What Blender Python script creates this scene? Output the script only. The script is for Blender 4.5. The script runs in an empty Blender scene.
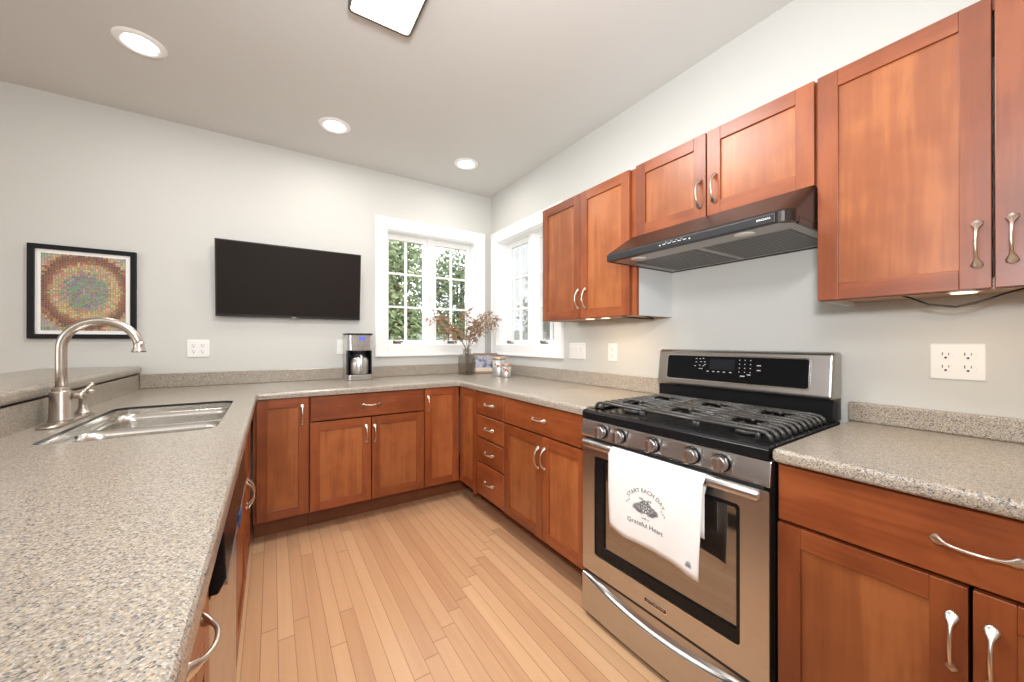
import bpy, bmesh, math, random
from mathutils import Vector, Matrix
random.seed(7)
C = bpy.context.scene.collection
sc = bpy.context.scene
PI = math.pi

# ------------------------------------------------------------------ camera
cam_d = bpy.data.cameras.new('camera'); cam = bpy.data.objects.new('camera', cam_d); C.objects.link(cam)
cam.location = (-1.82622, -3.21366, 1.18888)
cam.rotation_euler = (math.radians(90.09), 0, math.radians(-32.797))
cam_d.sensor_width = 36.0; cam_d.lens = 372.62 * 36 / 1024
cam_d.clip_start = 0.02; cam_d.clip_end = 200
sc.camera = cam

# ------------------------------------------------------------------ world, exposure
sc.view_settings.view_transform = 'Standard'; sc.view_settings.look = 'None'
sc.view_settings.gamma = 1; sc.view_settings.use_curve_mapping = False
sc.view_settings.exposure = 0.0
try:
    sc.cycles.use_denoising = True
    sc.cycles.max_bounces = 10; sc.cycles.diffuse_bounces = 5; sc.cycles.glossy_bounces = 5
    sc.cycles.transparent_max_bounces = 12; sc.cycles.sample_clamp_indirect = 6
    sc.cycles.caustics_reflective = False; sc.cycles.caustics_refractive = False
except Exception:
    pass
w = bpy.data.worlds.new('daylight'); sc.world = w; w.use_nodes = True
bg = w.node_tree.nodes['Background']; bg.inputs[0].default_value = (0.93, 0.96, 1.0, 1); bg.inputs[1].default_value = 3.2

def area(name, loc, target, sx, sy, power, col=(1, 0.97, 0.92), spread=PI):
    d = bpy.data.lights.new(name, 'AREA'); d.shape = 'RECTANGLE'; d.size = sx; d.size_y = sy
    d.energy = power; d.color = col; d.spread = spread
    o = bpy.data.objects.new(name, d); C.objects.link(o); o.location = loc
    v = Vector(target) - Vector(loc); o.rotation_euler = v.to_track_quat('-Z', 'Y').to_euler(); return o
# photographer's on-camera flash, its bounce off the ceiling, and added fill lamps out of view
area('camera_flash', (-1.84, -3.26, 1.47), (-0.6, -1.75, 1.3), 0.14, 0.10, 14, (0.96, 0.98, 1.0), 2.3)
area('flash_bounce', (-1.75, -3.20, 1.95), (-1.5, -2.6, 2.61), 0.35, 0.35, 34, (0.97, 0.985, 1.0))
area('ceiling_fill_left', (-3.6, -3.6, 2.56), (-3.6, -3.6, 0), 1.6, 1.6, 20, (0.98, 0.99, 1.0))  # added overhead fill, out of view at left; no fixture modelled
area('ceiling_fill_rear', (-1.0, -4.6, 2.56), (-1.0, -4.2, 0), 1.0, 1.0, 14, (0.98, 0.99, 1.0))  # added overhead fill behind the camera, stands in for unseen fixtures
area('side_fill_left', (-5.3, -3.2, 1.5), (-2, -2.6, 1.4), 2.4, 1.6, 42, (0.95, 0.98, 1.0))  # added side fill in front of the left wall, which has no opening

# ------------------------------------------------------------------ materials
def nodes(name):
    m = bpy.data.materials.new(name); m.use_nodes = True
    nt = m.node_tree; b = nt.nodes['Principled BSDF']; return m, nt, b
def N(nt, t, **kw):
    n = nt.nodes.new(t)
    for k, v in kw.items(): setattr(n, k, v)
    return n
def simple(name, col, rough=0.5, metal=0.0, coat=0.0, emit=None, es=0, spec=0.5, bump=0, bscale=200):
    m, nt, b = nodes(name)
    b.inputs['Base Color'].default_value = (*col, 1); b.inputs['Roughness'].default_value = rough
    b.inputs['Metallic'].default_value = metal; b.inputs['Coat Weight'].default_value = coat
    b.inputs['Specular IOR Level'].default_value = spec
    if emit: b.inputs['Emission Color'].default_value = (*emit, 1); b.inputs['Emission Strength'].default_value = es
    if bump:
        tc = N(nt, 'ShaderNodeTexCoord'); no = N(nt, 'ShaderNodeTexNoise'); no.inputs['Scale'].default_value = bscale
        no.inputs['Detail'].default_value = 3
        bp = N(nt, 'ShaderNodeBump'); bp.inputs['Strength'].default_value = bump; bp.inputs['Distance'].default_value = 0.002
        nt.links.new(tc.outputs['Object'], no.inputs['Vector']); nt.links.new(no.outputs['Fac'], bp.inputs['Height'])
        nt.links.new(bp.outputs['Normal'], b.inputs['Normal'])
    return m
def ramp(nt, stops):
    r = N(nt, 'ShaderNodeValToRGB'); e = r.color_ramp.elements
    while len(e) > 1: e.remove(e[-1])
    e[0].position = stops[0][0]; e[0].color = (*stops[0][1], 1)
    for p, c in stops[1:]:
        q = e.new(p); q.color = (*c, 1)
    return r
def wood(name, axis, cols, rough=0.34, coat=0.2):
    m, nt, b = nodes(name); L = nt.links.new
    tc = N(nt, 'ShaderNodeTexCoord'); oi = N(nt, 'ShaderNodeObjectInfo')
    sh = N(nt, 'ShaderNodeVectorMath', operation='SCALE'); sh.inputs[0].default_value = (7.3, 3.1, 5.7)
    L(oi.outputs['Random'], sh.inputs['Scale'])
    ad = N(nt, 'ShaderNodeVectorMath', operation='ADD'); L(tc.outputs['Object'], ad.inputs[0]); L(sh.outputs[0], ad.inputs[1])
    mp = N(nt, 'ShaderNodeMapping'); s = [9.0, 9.0, 9.0]; s[axis] = 1.1; mp.inputs['Scale'].default_value = s; L(ad.outputs[0], mp.inputs[0])
    n1 = N(nt, 'ShaderNodeTexNoise'); n1.inputs['Scale'].default_value = 1.0; n1.inputs['Detail'].default_value = 5; n1.inputs['Distortion'].default_value = 0.9
    L(mp.outputs[0], n1.inputs['Vector'])
    mp2 = N(nt, 'ShaderNodeMapping'); s = [90.0, 90.0, 90.0]; s[axis] = 4.0; mp2.inputs['Scale'].default_value = s; L(ad.outputs[0], mp2.inputs[0])
    n2 = N(nt, 'ShaderNodeTexNoise'); n2.inputs['Scale'].default_value = 1.0; n2.inputs['Detail'].default_value = 3; L(mp2.outputs[0], n2.inputs['Vector'])
    n3 = N(nt, 'ShaderNodeTexNoise'); n3.inputs['Scale'].default_value = 9.0; n3.inputs['Detail'].default_value = 2; L(ad.outputs[0], n3.inputs['Vector'])
    a = N(nt, 'ShaderNodeMath', operation='MULTIPLY_ADD'); L(n2.outputs['Fac'], a.inputs[0]); a.inputs[1].default_value = 0.35; L(n1.outputs['Fac'], a.inputs[2])
    a2 = N(nt, 'ShaderNodeMath', operation='MULTIPLY_ADD'); L(n3.outputs['Fac'], a2.inputs[0]); a2.inputs[1].default_value = 0.42; L(a.outputs[0], a2.inputs[2])
    r = ramp(nt, [(0.52, cols[0]), (0.82, cols[1]), (1.12 if False else 1.0, cols[2])]); L(a2.outputs[0], r.inputs[0])
    hv = N(nt, 'ShaderNodeHueSaturation'); L(r.outputs[0], hv.inputs['Color'])
    mr = N(nt, 'ShaderNodeMapRange'); mr.inputs['To Min'].default_value = 0.86; mr.inputs['To Max'].default_value = 1.14
    L(oi.outputs['Random'], mr.inputs['Value']); L(mr.outputs[0], hv.inputs['Value'])
    L(hv.outputs[0], b.inputs['Base Color'])
    b.inputs['Roughness'].default_value = rough; b.inputs['Coat Weight'].default_value = coat; b.inputs['Coat Roughness'].default_value = 0.36
    return m
WV = ((0.150, 0.034, 0.010), (0.215, 0.050, 0.0135), (0.29, 0.075, 0.021))
WP = ((0.215, 0.057, 0.016), (0.29, 0.083, 0.023), (0.38, 0.122, 0.037))
wood_v = wood('cherry_upright', 2, WV); wood_h = wood('cherry_across', 0, WV); wood_p = wood('cherry_panel', 2, WP)
wood_d = wood('cherry_toe', 0, ((0.19, 0.062, 0.026), (0.23, 0.078, 0.032), (0.27, 0.095, 0.04)), 0.45, 0.1)
wood_in = wood('cabinet_underside', 0, ((0.42, 0.22, 0.10), (0.5, 0.28, 0.13), (0.55, 0.32, 0.16)), 0.5, 0.1)

def counter_mat():
    m, nt, b = nodes('speckled_laminate'); L = nt.links.new
    tc = N(nt, 'ShaderNodeTexCoord')
    v = N(nt, 'ShaderNodeTexVoronoi'); v.inputs['Scale'].default_value = 410; L(tc.outputs['Object'], v.inputs['Vector'])
    sep = N(nt, 'ShaderNodeSeparateColor'); L(v.outputs['Color'], sep.inputs[0])
    r = ramp(nt, [(0.0, (0.085, 0.08, 0.08)), (0.08, (0.19, 0.175, 0.165)), (0.18, (0.295, 0.245, 0.188)), (0.42, (0.375, 0.315, 0.245)),
                  (0.68, (0.455, 0.375, 0.28)), (0.80, (0.355, 0.335, 0.315)), (0.90, (0.50, 0.46, 0.40)), (1.0, (0.64, 0.61, 0.55))])
    r.color_ramp.interpolation = 'CONSTANT'; L(sep.outputs[0], r.inputs[0])
    n = N(nt, 'ShaderNodeTexNoise'); n.inputs['Scale'].default_value = 420; n.inputs['Detail'].default_value = 2; L(tc.outputs['Object'], n.inputs['Vector'])
    mx = N(nt, 'ShaderNodeMix', data_type='RGBA', blend_type='MULTIPLY'); mx.inputs[0].default_value = 0.6
    r2 = ramp(nt, [(0.3, (0.7, 0.7, 0.7)), (0.7, (1.25, 1.25, 1.25))]); L(n.outputs['Fac'], r2.inputs[0])
    L(r.outputs[0], mx.inputs[6]); L(r2.outputs[0], mx.inputs[7]); L(mx.outputs[2], b.inputs['Base Color'])
    b.inputs['Roughness'].default_value = 0.3; b.inputs['Coat Weight'].default_value = 0.25; b.inputs['Coat Roughness'].default_value = 0.16
    return m
laminate = counter_mat()

def floor_mat():
    m, nt, b = nodes('strip_flooring'); L = nt.links.new
    tc = N(nt, 'ShaderNodeTexCoord'); sx = N(nt, 'ShaderNodeSeparateXYZ'); L(tc.outputs['Object'], sx.inputs[0])
    def M(op, a, bb=None, c=None):
        n = N(nt, 'ShaderNodeMath', operation=op)
        for i, q in enumerate((a, bb, c)):
            if q is None: continue
            if isinstance(q, (int, float)): n.inputs[i].default_value = q
            else: L(q, n.inputs[i])
        return n.outputs[0]
    Wd, Ln = 0.0572, 1.3
    u = M('DIVIDE', M('ADD', sx.outputs[0], 1.7476 + Wd * 60), Wd); row = M('FLOOR', u); fu = M('FRACT', u)
    wn = N(nt, 'ShaderNodeTexWhiteNoise', noise_dimensions='1D'); L(row, wn.inputs['W'])
    # joints step back board by board, as laid
    stair = M('LESS_THAN', M('ABSOLUTE', M('SUBTRACT', row, 72.0)), 7.5)
    reg = M('ADD', M('MULTIPLY', M('SUBTRACT', row, 71.0), 0.058), M('MULTIPLY', wn.outputs['Value'], 0.02)); rnd = M('MULTIPLY', wn.outputs['Value'], 37.0)
    off = M('ADD', M('MULTIPLY', stair, M('SUBTRACT', reg, 1.64)), M('MULTIPLY', M('SUBTRACT', 1.0, stair), rnd))
    t = M('DIVIDE', M('SUBTRACT', sx.outputs[1], off), Ln); t = M('ADD', t, 40.0)
    cell = M('FLOOR', t); ft = M('FRACT', t)
    cv = N(nt, 'ShaderNodeCombineXYZ'); L(row, cv.inputs[0]); L(cell, cv.inputs[1])
    w2 = N(nt, 'ShaderNodeTexWhiteNoise', noise_dimensions='2D'); L(cv.outputs[0], w2.inputs['Vector'])
    mp = N(nt, 'ShaderNodeMapping'); mp.inputs['Scale'].default_value = (30, 1.6, 1)
    sh = N(nt, 'ShaderNodeVectorMath', operation='ADD'); L(tc.outputs['Object'], sh.inputs[0]); L(w2.outputs['Color'], sh.inputs[1]); L(sh.outputs[0], mp.inputs[0])
    n = N(nt, 'ShaderNodeTexNoise'); n.inputs['Scale'].default_value = 1; n.inputs['Detail'].default_value = 4; n.inputs['Distortion'].default_value = 0.6; L(mp.outputs[0], n.inputs['Vector'])
    f = M('ADD', M('MULTIPLY', w2.outputs['Value'], 0.5), M('MULTIPLY', n.outputs['Fac'], 0.5))
    r = ramp(nt, [(0.15, (0.55, 0.295, 0.158)), (0.4, (0.63, 0.36, 0.195)), (0.6, (0.685, 0.405, 0.225)), (0.85, (0.75, 0.475, 0.265))]); L(f, r.inputs[0])
    g1 = M('LESS_THAN', M('MINIMUM', fu, M('SUBTRACT', 1.0, fu)), 0.018)
    g2 = M('LESS_THAN', M('MINIMUM', ft, M('SUBTRACT', 1.0, ft)), 0.0013)
    g = M('MAXIMUM', M('MULTIPLY', g1, M('ADD', 0.5, M('MULTIPLY', wn.outputs['Value'], 0.5))), M('MULTIPLY', g2, 0.75))
    mx = N(nt, 'ShaderNodeMix', data_type='RGBA'); L(g, mx.inputs[0]); L(r.outputs[0], mx.inputs[6]); mx.inputs[7].default_value = (0.2, 0.085, 0.03, 1)
    L(mx.outputs[2], b.inputs['Base Color'])
    b.inputs['Roughness'].default_value = 0.34; b.inputs['Coat Weight'].default_value = 0.15; b.inputs['Coat Roughness'].default_value = 0.25
    return m
flooring = floor_mat()

def steel(name, axis, col=(0.58, 0.565, 0.55), rough=0.28):
    m, nt, b = nodes(name); L = nt.links.new
    tc = N(nt, 'ShaderNodeTexCoord'); mp = N(nt, 'ShaderNodeMapping'); s = [600.0] * 3; s[axis] = 6; mp.inputs['Scale'].default_value = s
    L(tc.outputs['Object'], mp.inputs[0]); n = N(nt, 'ShaderNodeTexNoise'); n.inputs['Scale'].default_value = 1; n.inputs['Detail'].default_value = 2; L(mp.outputs[0], n.inputs['Vector'])
    mr = N(nt, 'ShaderNodeMapRange'); mr.inputs['To Min'].default_value = rough - 0.05; mr.inputs['To Max'].default_value = rough + 0.09; L(n.outputs['Fac'], mr.inputs['Value'])
    L(mr.outputs[0], b.inputs['Roughness']); b.inputs['Base Color'].default_value = (*col, 1); b.inputs['Metallic'].default_value = 1
    return m
steel_h = steel('brushed_steel', 0); steel_sink = simple('satin_sink_steel', (0.70, 0.68, 0.64), 0.22, 1.0)
steel_c = steel('console_steel', 0, (0.45, 0.43, 0.41), 0.3)
steel_v = steel('brushed_steel_upright', 2, (0.6, 0.58, 0.56), 0.27)
nickel = simple('satin_nickel', (0.76, 0.70, 0.62), 0.3, 1.0)
nickel_f = simple('faucet_nickel', (0.56, 0.50, 0.44), 0.32, 1.0)
chrome = simple('chrome', (0.78, 0.76, 0.73), 0.12, 1.0)
wall_m = simple('wall_paint', (0.595, 0.592, 0.56), 0.75, bump=0.06, bscale=260)
ceil_m = simple('ceiling_paint', (0.66, 0.655, 0.635), 0.85, bump=0.05, bscale=180)
trim_m = simple('white_trim', (0.90, 0.90, 0.89), 0.35)
white_pl = simple('white_plastic', (0.84, 0.83, 0.80), 0.35)
melamine = simple('white_melamine', (0.72, 0.72, 0.71), 0.45)
slot_m = simple('slot_black', (0.02, 0.02, 0.02), 0.6)
black_gl = simple('black_enamel', (0.009, 0.009, 0.010), 0.24, coat=0.0, spec=0.22)
black_hood = simple('dark_brown_enamel', (0.022, 0.014, 0.012), 0.3, coat=0.0, spec=0.3)
black_pl = simple('black_plastic', (0.018, 0.018, 0.02), 0.4)
black_mt = simple('matte_black', (0.02, 0.02, 0.021), 0.55)
iron = simple('cast_iron', (0.07, 0.067, 0.064), 0.34, 0.35, bump=0.2, bscale=400)
grey_metal = simple('grey_hood_metal', (0.42, 0.42, 0.40), 0.42, 0.5)
filter_m = simple('filter_mesh', (0.30, 0.29, 0.28), 0.45, 0.8)
tv_scr = simple('tv_screen', (0.019, 0.015, 0.013), 0.5, spec=0.06)
tv_bez = simple('tv_bezel', (0.014, 0.013, 0.012), 0.35, spec=0.3)
towel_m = simple('white_cotton', (0.88, 0.87, 0.85), 0.9, bump=0.35, bscale=700)
ink = simple('printed_ink', (0.03, 0.03, 0.032), 0.8)
ink_grey = simple('printed_grey_ink', (0.16, 0.16, 0.165), 0.8)
mark_w = simple('panel_marking', (0.55, 0.55, 0.55), 0.5)
lamp_e = simple('lamp_lens', (1, 1, 1), 0.4, emit=(1.0, 0.95, 0.86), es=9)
flush_e = simple('diffuser', (1, 1, 1), 0.4, emit=(1.0, 0.96, 0.9), es=7)
halo_e = simple('puck_lens', (1, 1, 1), 0.3, emit=(1.0, 0.78, 0.5), es=2.2)
blue_film = simple('blue_film', (0.015, 0.08, 0.22), 0.5)
frame_blk = simple('black_frame', (0.009, 0.009, 0.010), 0.45, spec=0.2)
mat_white = simple('white_mat', (0.9, 0.9, 0.88), 0.8)
dk_frame = simple('fixture_frame', (0.17, 0.155, 0.13), 0.4, 0.6)
def glass(name, tint, refl=0.08, rough=0.02):
    m = bpy.data.materials.new(name); m.use_nodes = True; nt = m.node_tree
    for n in list(nt.nodes): nt.nodes.remove(n)
    o = N(nt, 'ShaderNodeOutputMaterial'); t = N(nt, 'ShaderNodeBsdfTransparent'); t.inputs[0].default_value = (*tint, 1)
    g = N(nt, 'ShaderNodeBsdfGlossy'); g.inputs['Roughness'].default_value = rough
    lw = N(nt, 'ShaderNodeLayerWeight'); pw = N(nt, 'ShaderNodeMath', operation='POWER'); pw.inputs[1].default_value = 5.0
    nt.links.new(lw.outputs['Facing'], pw.inputs[0]); f = N(nt, 'ShaderNodeMath', operation='MULTIPLY_ADD'); nt.links.new(pw.outputs[0], f.inputs[0])
    f.inputs[1].default_value = 0.7; f.inputs[2].default_value = refl*0.5; x = N(nt, 'ShaderNodeMixShader')
    nt.links.new(f.outputs[0], x.inputs[0]); nt.links.new(t.outputs[0], x.inputs[1]); nt.links.new(g.outputs[0], x.inputs[2]); nt.links.new(x.outputs[0], o.inputs[0])
    return m
pane_m = glass('window_glass', (0.97, 0.98, 0.97))
def screen_mat():
    m = bpy.data.materials.new('fly_screen'); m.use_nodes = True; nt = m.node_tree
    d = nt.nodes['Principled BSDF']; d.inputs['Base Color'].default_value = (0.33, 0.33, 0.33, 1); d.inputs['Roughness'].default_value = 0.8
    t = N(nt, 'ShaderNodeBsdfTransparent'); x = N(nt, 'ShaderNodeMixShader'); x.inputs[0].default_value = 0.5
    nt.links.new(t.outputs[0], x.inputs[1]); nt.links.new(d.outputs[0], x.inputs[2]); nt.links.new(x.outputs[0], nt.nodes['Material Output'].inputs[0]); return m
screen_m = screen_mat()
jar_m = glass('smoky_glass', (0.90, 0.885, 0.865))
oven_gl = simple('oven_glass', (0.02, 0.015, 0.012), 0.06, spec=1.0, coat=1.0)
oven_gl.node_tree.nodes['Principled BSDF'].inputs['IOR'].default_value = 2.1; oven_gl.node_tree.nodes['Principled BSDF'].inputs['Coat IOR'].default_value = 1.9

# ------------------------------------------------------------------ mesh helpers
class B:
    """collects shapes into one bmesh"""
    def __init__(s): s.bm = bmesh.new()
    def quad(s, pts, mi=0):
        f = s.bm.faces.new([s.bm.verts.new(p) for p in pts]); f.material_index = mi; return f
    def box(s, a, b, mi=0):
        x0, y0, z0 = (min(a[i], b[i]) for i in range(3)); x1, y1, z1 = (max(a[i], b[i]) for i in range(3))
        v = [s.bm.verts.new(p) for p in ((x0,y0,z0),(x1,y0,z0),(x1,y1,z0),(x0,y1,z0),(x0,y0,z1),(x1,y0,z1),(x1,y1,z1),(x0,y1,z1))]
        for q in ((0,3,2,1),(4,5,6,7),(0,1,5,4),(1,2,6,5),(2,3,7,6),(3,0,4,7)):
            f = s.bm.faces.new([v[i] for i in q]); f.material_index = mi
        return s
    def rings(s, rs, cap=True, closed=False, mi=0):
        vs = [[s.bm.verts.new(p) for p in r] for r in rs]; n = len(vs[0])
        prs = list(zip(vs, vs[1:])) + ([(vs[-1], vs[0])] if closed else [])
        for a, b in prs:
            for i in range(n):
                f = s.bm.faces.new((a[i], a[(i+1) % n], b[(i+1) % n], b[i])); f.material_index = mi; f.smooth = True
        if cap and not closed:
            for r, rev in ((vs[0], True), (vs[-1], False)):
                f = s.bm.faces.new(r[::-1] if rev else r); f.material_index = mi
        return s
    def lathe(s, prof, c=(0,0,0), seg=24, axis='z', mi=0, cap=True):
        rs = []
        for r, h in prof:
            ring = []
            for i in range(seg):
                a = 2*PI*i/seg; p = (r*math.cos(a), r*math.sin(a), h)
                if axis == 'y': p = (p[0], -p[2], p[1])       # h runs toward -y (out of a front)
                if axis == 'x': p = (p[2], p[0], p[1])
                ring.append((p[0]+c[0], p[1]+c[1], p[2]+c[2]))
            rs.append(ring)
        return s.rings(rs, cap, mi=mi)
    def tube(s, pts, rad, seg=10, cap=True, mi=0, flat=None, up=(0,0,1)):
        pts = [Vector(p) for p in pts]; rs = []; n = len(pts); prev = None
        for i, p in enumerate(pts):
            t = (pts[min(i+1, n-1)] - pts[max(i-1, 0)]).normalized()
            if prev is None:
                u = Vector(up); u = u - t*u.dot(t)
                if u.length < 1e-3: u = Vector((1,0,0)) - t*t.x
                u.normalize()
            else:
                u = prev - t*prev.dot(t); u.normalize()
            prev = u; v = t.cross(u); r = rad[i] if isinstance(rad, list) else rad
            ra, rb = r if isinstance(r, tuple) else (r, r)
            rs.append([p + u*ra*math.cos(2*PI*k/seg) + v*rb*math.sin(2*PI*k/seg) for k in range(seg)])
        return s.rings(rs, cap, mi=mi)
    def prism(s, poly, d0, d1, plane='yz', mi=0):
        """polygon in a plane, extruded along the third axis from d0 to d1"""
        def P(a, b, d): return {'yz': (d, a, b), 'xz': (a, d, b), 'xy': (a, b, d)}[plane]
        A = [s.bm.verts.new(P(a, b, d0)) for a, b in poly]; Bv = [s.bm.verts.new(P(a, b, d1)) for a, b in poly]; n = len(poly)
        fs = [s.bm.faces.new(A[::-1]), s.bm.faces.new(Bv)]
        for i in range(n): fs.append(s.bm.faces.new((A[i], A[(i+1) % n], Bv[(i+1) % n], Bv[i])))
        for f in fs: f.material_index = mi
        return s
    def holed(s, outer, holes, z0, z1, plane='xy', mi=0):
        """plate with holes, extruded from z0 to z1 along the third axis"""
        def P(a, b, d): return {'yz': (d, a, b), 'xz': (a, d, b), 'xy': (a, b, d)}[plane]
        ed = []; loops = []
        for lp in [outer] + holes:
            v = [s.bm.verts.new(P(a, b, z1)) for a, b in lp]; loops.append(v)
            for i in range(len(v)): ed.append(s.bm.edges.new((v[i], v[(i+1) % len(v)])))
        nrm = {'xy': (0,0,1), 'xz': (0,1,0), 'yz': (1,0,0)}[plane]
        r = bmesh.ops.triangle_fill(s.bm, use_beauty=True, use_dissolve=False, edges=ed, normal=nrm)
        fs = [g for g in r['geom'] if isinstance(g, bmesh.types.BMFace)]
        vm = {}
        for lp in loops:
            for v in lp:
                c = list(v.co); c[{'xy': 2, 'xz': 1, 'yz': 0}[plane]] = z0; vm[v] = s.bm.verts.new(c)
        for f in fs:
            f.material_index = mi; g = s.bm.faces.new([vm[v] for v in reversed(f.verts)]); g.material_index = mi
        for lp in loops:
            for i in range(len(lp)):
                a, b = lp[i], lp[(i+1) % len(lp)]; g = s.bm.faces.new((a, b, vm[b], vm[a])); g.material_index = mi
        bmesh.ops.dissolve_limit(s.bm, angle_limit=0.001, verts=s.bm.verts[:], edges=s.bm.edges[:])
        return s
def rrect(x0, y0, x1, y1, r, n=5):
    p = []
    for cx, cy, a0 in ((x1-r, y1-r, 0), (x0+r, y1-r, PI/2), (x0+r, y0+r, PI), (x1-r, y0+r, 1.5*PI)):
        for k in range(n+1):
            a = a0 + PI/2*k/n; p.append((cx + r*math.cos(a), cy + r*math.sin(a)))
    return p
def put(name, b, mats, parent=None, bevel=0, seg=2, smooth=False, recalc=True):
    bm = b.bm if isinstance(b, B) else b
    if recalc: bmesh.ops.recalc_face_normals(bm, faces=bm.faces[:])
    me = bpy.data.meshes.new(name); bm.to_mesh(me); bm.free()
    for m in (mats if isinstance(mats, (list, tuple)) else [mats]): me.materials.append(m)
    if smooth:
        for p in me.polygons: p.use_smooth = True
    o = bpy.data.objects.new(name, me); C.objects.link(o)
    if parent: o.parent = parent
    if bevel:
        md = o.modifiers.new('soft_edge', 'BEVEL'); md.width = bevel; md.segments = seg; md.limit_method = 'ANGLE'; md.angle_limit = 0.6
        md.harden_normals = False
    return o
def nosing(o, test, wdt=0.016, seg=4):
    """rounds only the edges that pass the test (both end points)"""
    me = o.data; at = me.attributes.new('bevel_weight_edge', 'FLOAT', 'EDGE')
    for e_ in me.edges:
        p, q = (me.vertices[i].co for i in e_.vertices)
        if test(p, q): at.data[e_.index].value = 1.0
    md = o.modifiers.new('nosing', 'BEVEL'); md.width = wdt; md.segments = seg; md.limit_method = 'WEIGHT'
def thing(name, label, cat, loc=(0,0,0), rotz=0, group=None):
    o = bpy.data.objects.new(name, None); C.objects.link(o); o.location = loc; o.rotation_euler = (0,0,rotz)
    o.empty_display_size = 0.05; o['label'] = label; o['category'] = cat
    if group: o['group'] = group
    return o
def tag(o, label, cat, group=None, kind=None):
    o['label'] = label; o['category'] = cat
    if group: o['group'] = group
    if kind: o['kind'] = kind
    return o
def struct(name, b, mats, parent=None, bevel=0):
    o = put(name, b, mats, parent, bevel)
    if not parent: o['kind'] = 'structure'
    return o
def dup_tree(o, parent=None):
    c = o.copy(); C.objects.link(c)
    if parent: c.parent = parent
    for ch in list(o.children): dup_tree(ch, c)
    return c
def text_polys(s, size, cx=True):
    cu = bpy.data.curves.new('txt', 'FONT'); cu.body = s; cu.size = size; cu.align_x = 'CENTER' if cx else 'LEFT'; cu.resolution_u = 3
    o = bpy.data.objects.new('txt', cu); C.objects.link(o); bpy.context.view_layer.update()
    dg = bpy.context.evaluated_depsgraph_get(); me = bpy.data.meshes.new_from_object(o.evaluated_get(dg))
    vs = [(v.co.x, v.co.y) for v in me.vertices]; ps = [list(p.vertices) for p in me.polygons]
    bpy.data.objects.remove(o); bpy.data.curves.remove(cu); bpy.data.meshes.remove(me); return vs, ps
def add_text(b, s, size, fn, mi=0):
    vs, ps = text_polys(s, size); V = [b.bm.verts.new(fn(x, y)) for x, y in vs]
    for p in ps:
        try: f = b.bm.faces.new([V[i] for i in p]); f.material_index = mi
        except ValueError: pass

CT, CB_ = 0.894, 0.856      # counter top and underside
H = 2.611                   # ceiling
RW = -PI/2                  # things on the right wall: local x runs toward the camera, local -y faces the room

# ------------------------------------------------------------------ the setting
X0, Y0 = -5.6, -6.2
struct('floor', B().box((X0-.1, Y0-.1, -0.08), (0.15, 0.15, 0)), flooring)
struct('ceiling', B().box((X0-.1, Y0-.1, H), (0.15, 0.15, H+0.1)), ceil_m)
def wall_with_hole(name, axis, a0, a1, h0, h1, z0, z1, t):
    b = B()
    for p, q, r, s in ((a0, h0, 0, H), (h1, a1, 0, H), (h0, h1, 0, z0), (h0, h1, z1, H)):
        if axis == 'x': b.box((p, 0, r), (q, t, s))
        else: b.box((0, p, r), (t, q, s))
    struct(name, b, wall_m)
WZ0, WZ1 = 1.155, 2.142
wall_with_hole('wall_back', 'x', X0, 0.15, -1.020, -0.175, WZ0, WZ1, 0.15)
wall_with_hole('wall_right', 'y', Y0, 0.0, -1.005, -0.130, WZ0, WZ1, 0.15)
struct('wall_left', B().box((X0-.1, Y0, 0), (X0, 0, H)), wall_m)
struct('wall_front', B().box((X0, Y0-.1, 0), (0.15, Y0, H)), wall_m)
struct('wall_peninsula', B().box((-2.68, -3.95, 0), (-2.555, -0.001, 0.989)), wall_m)

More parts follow.
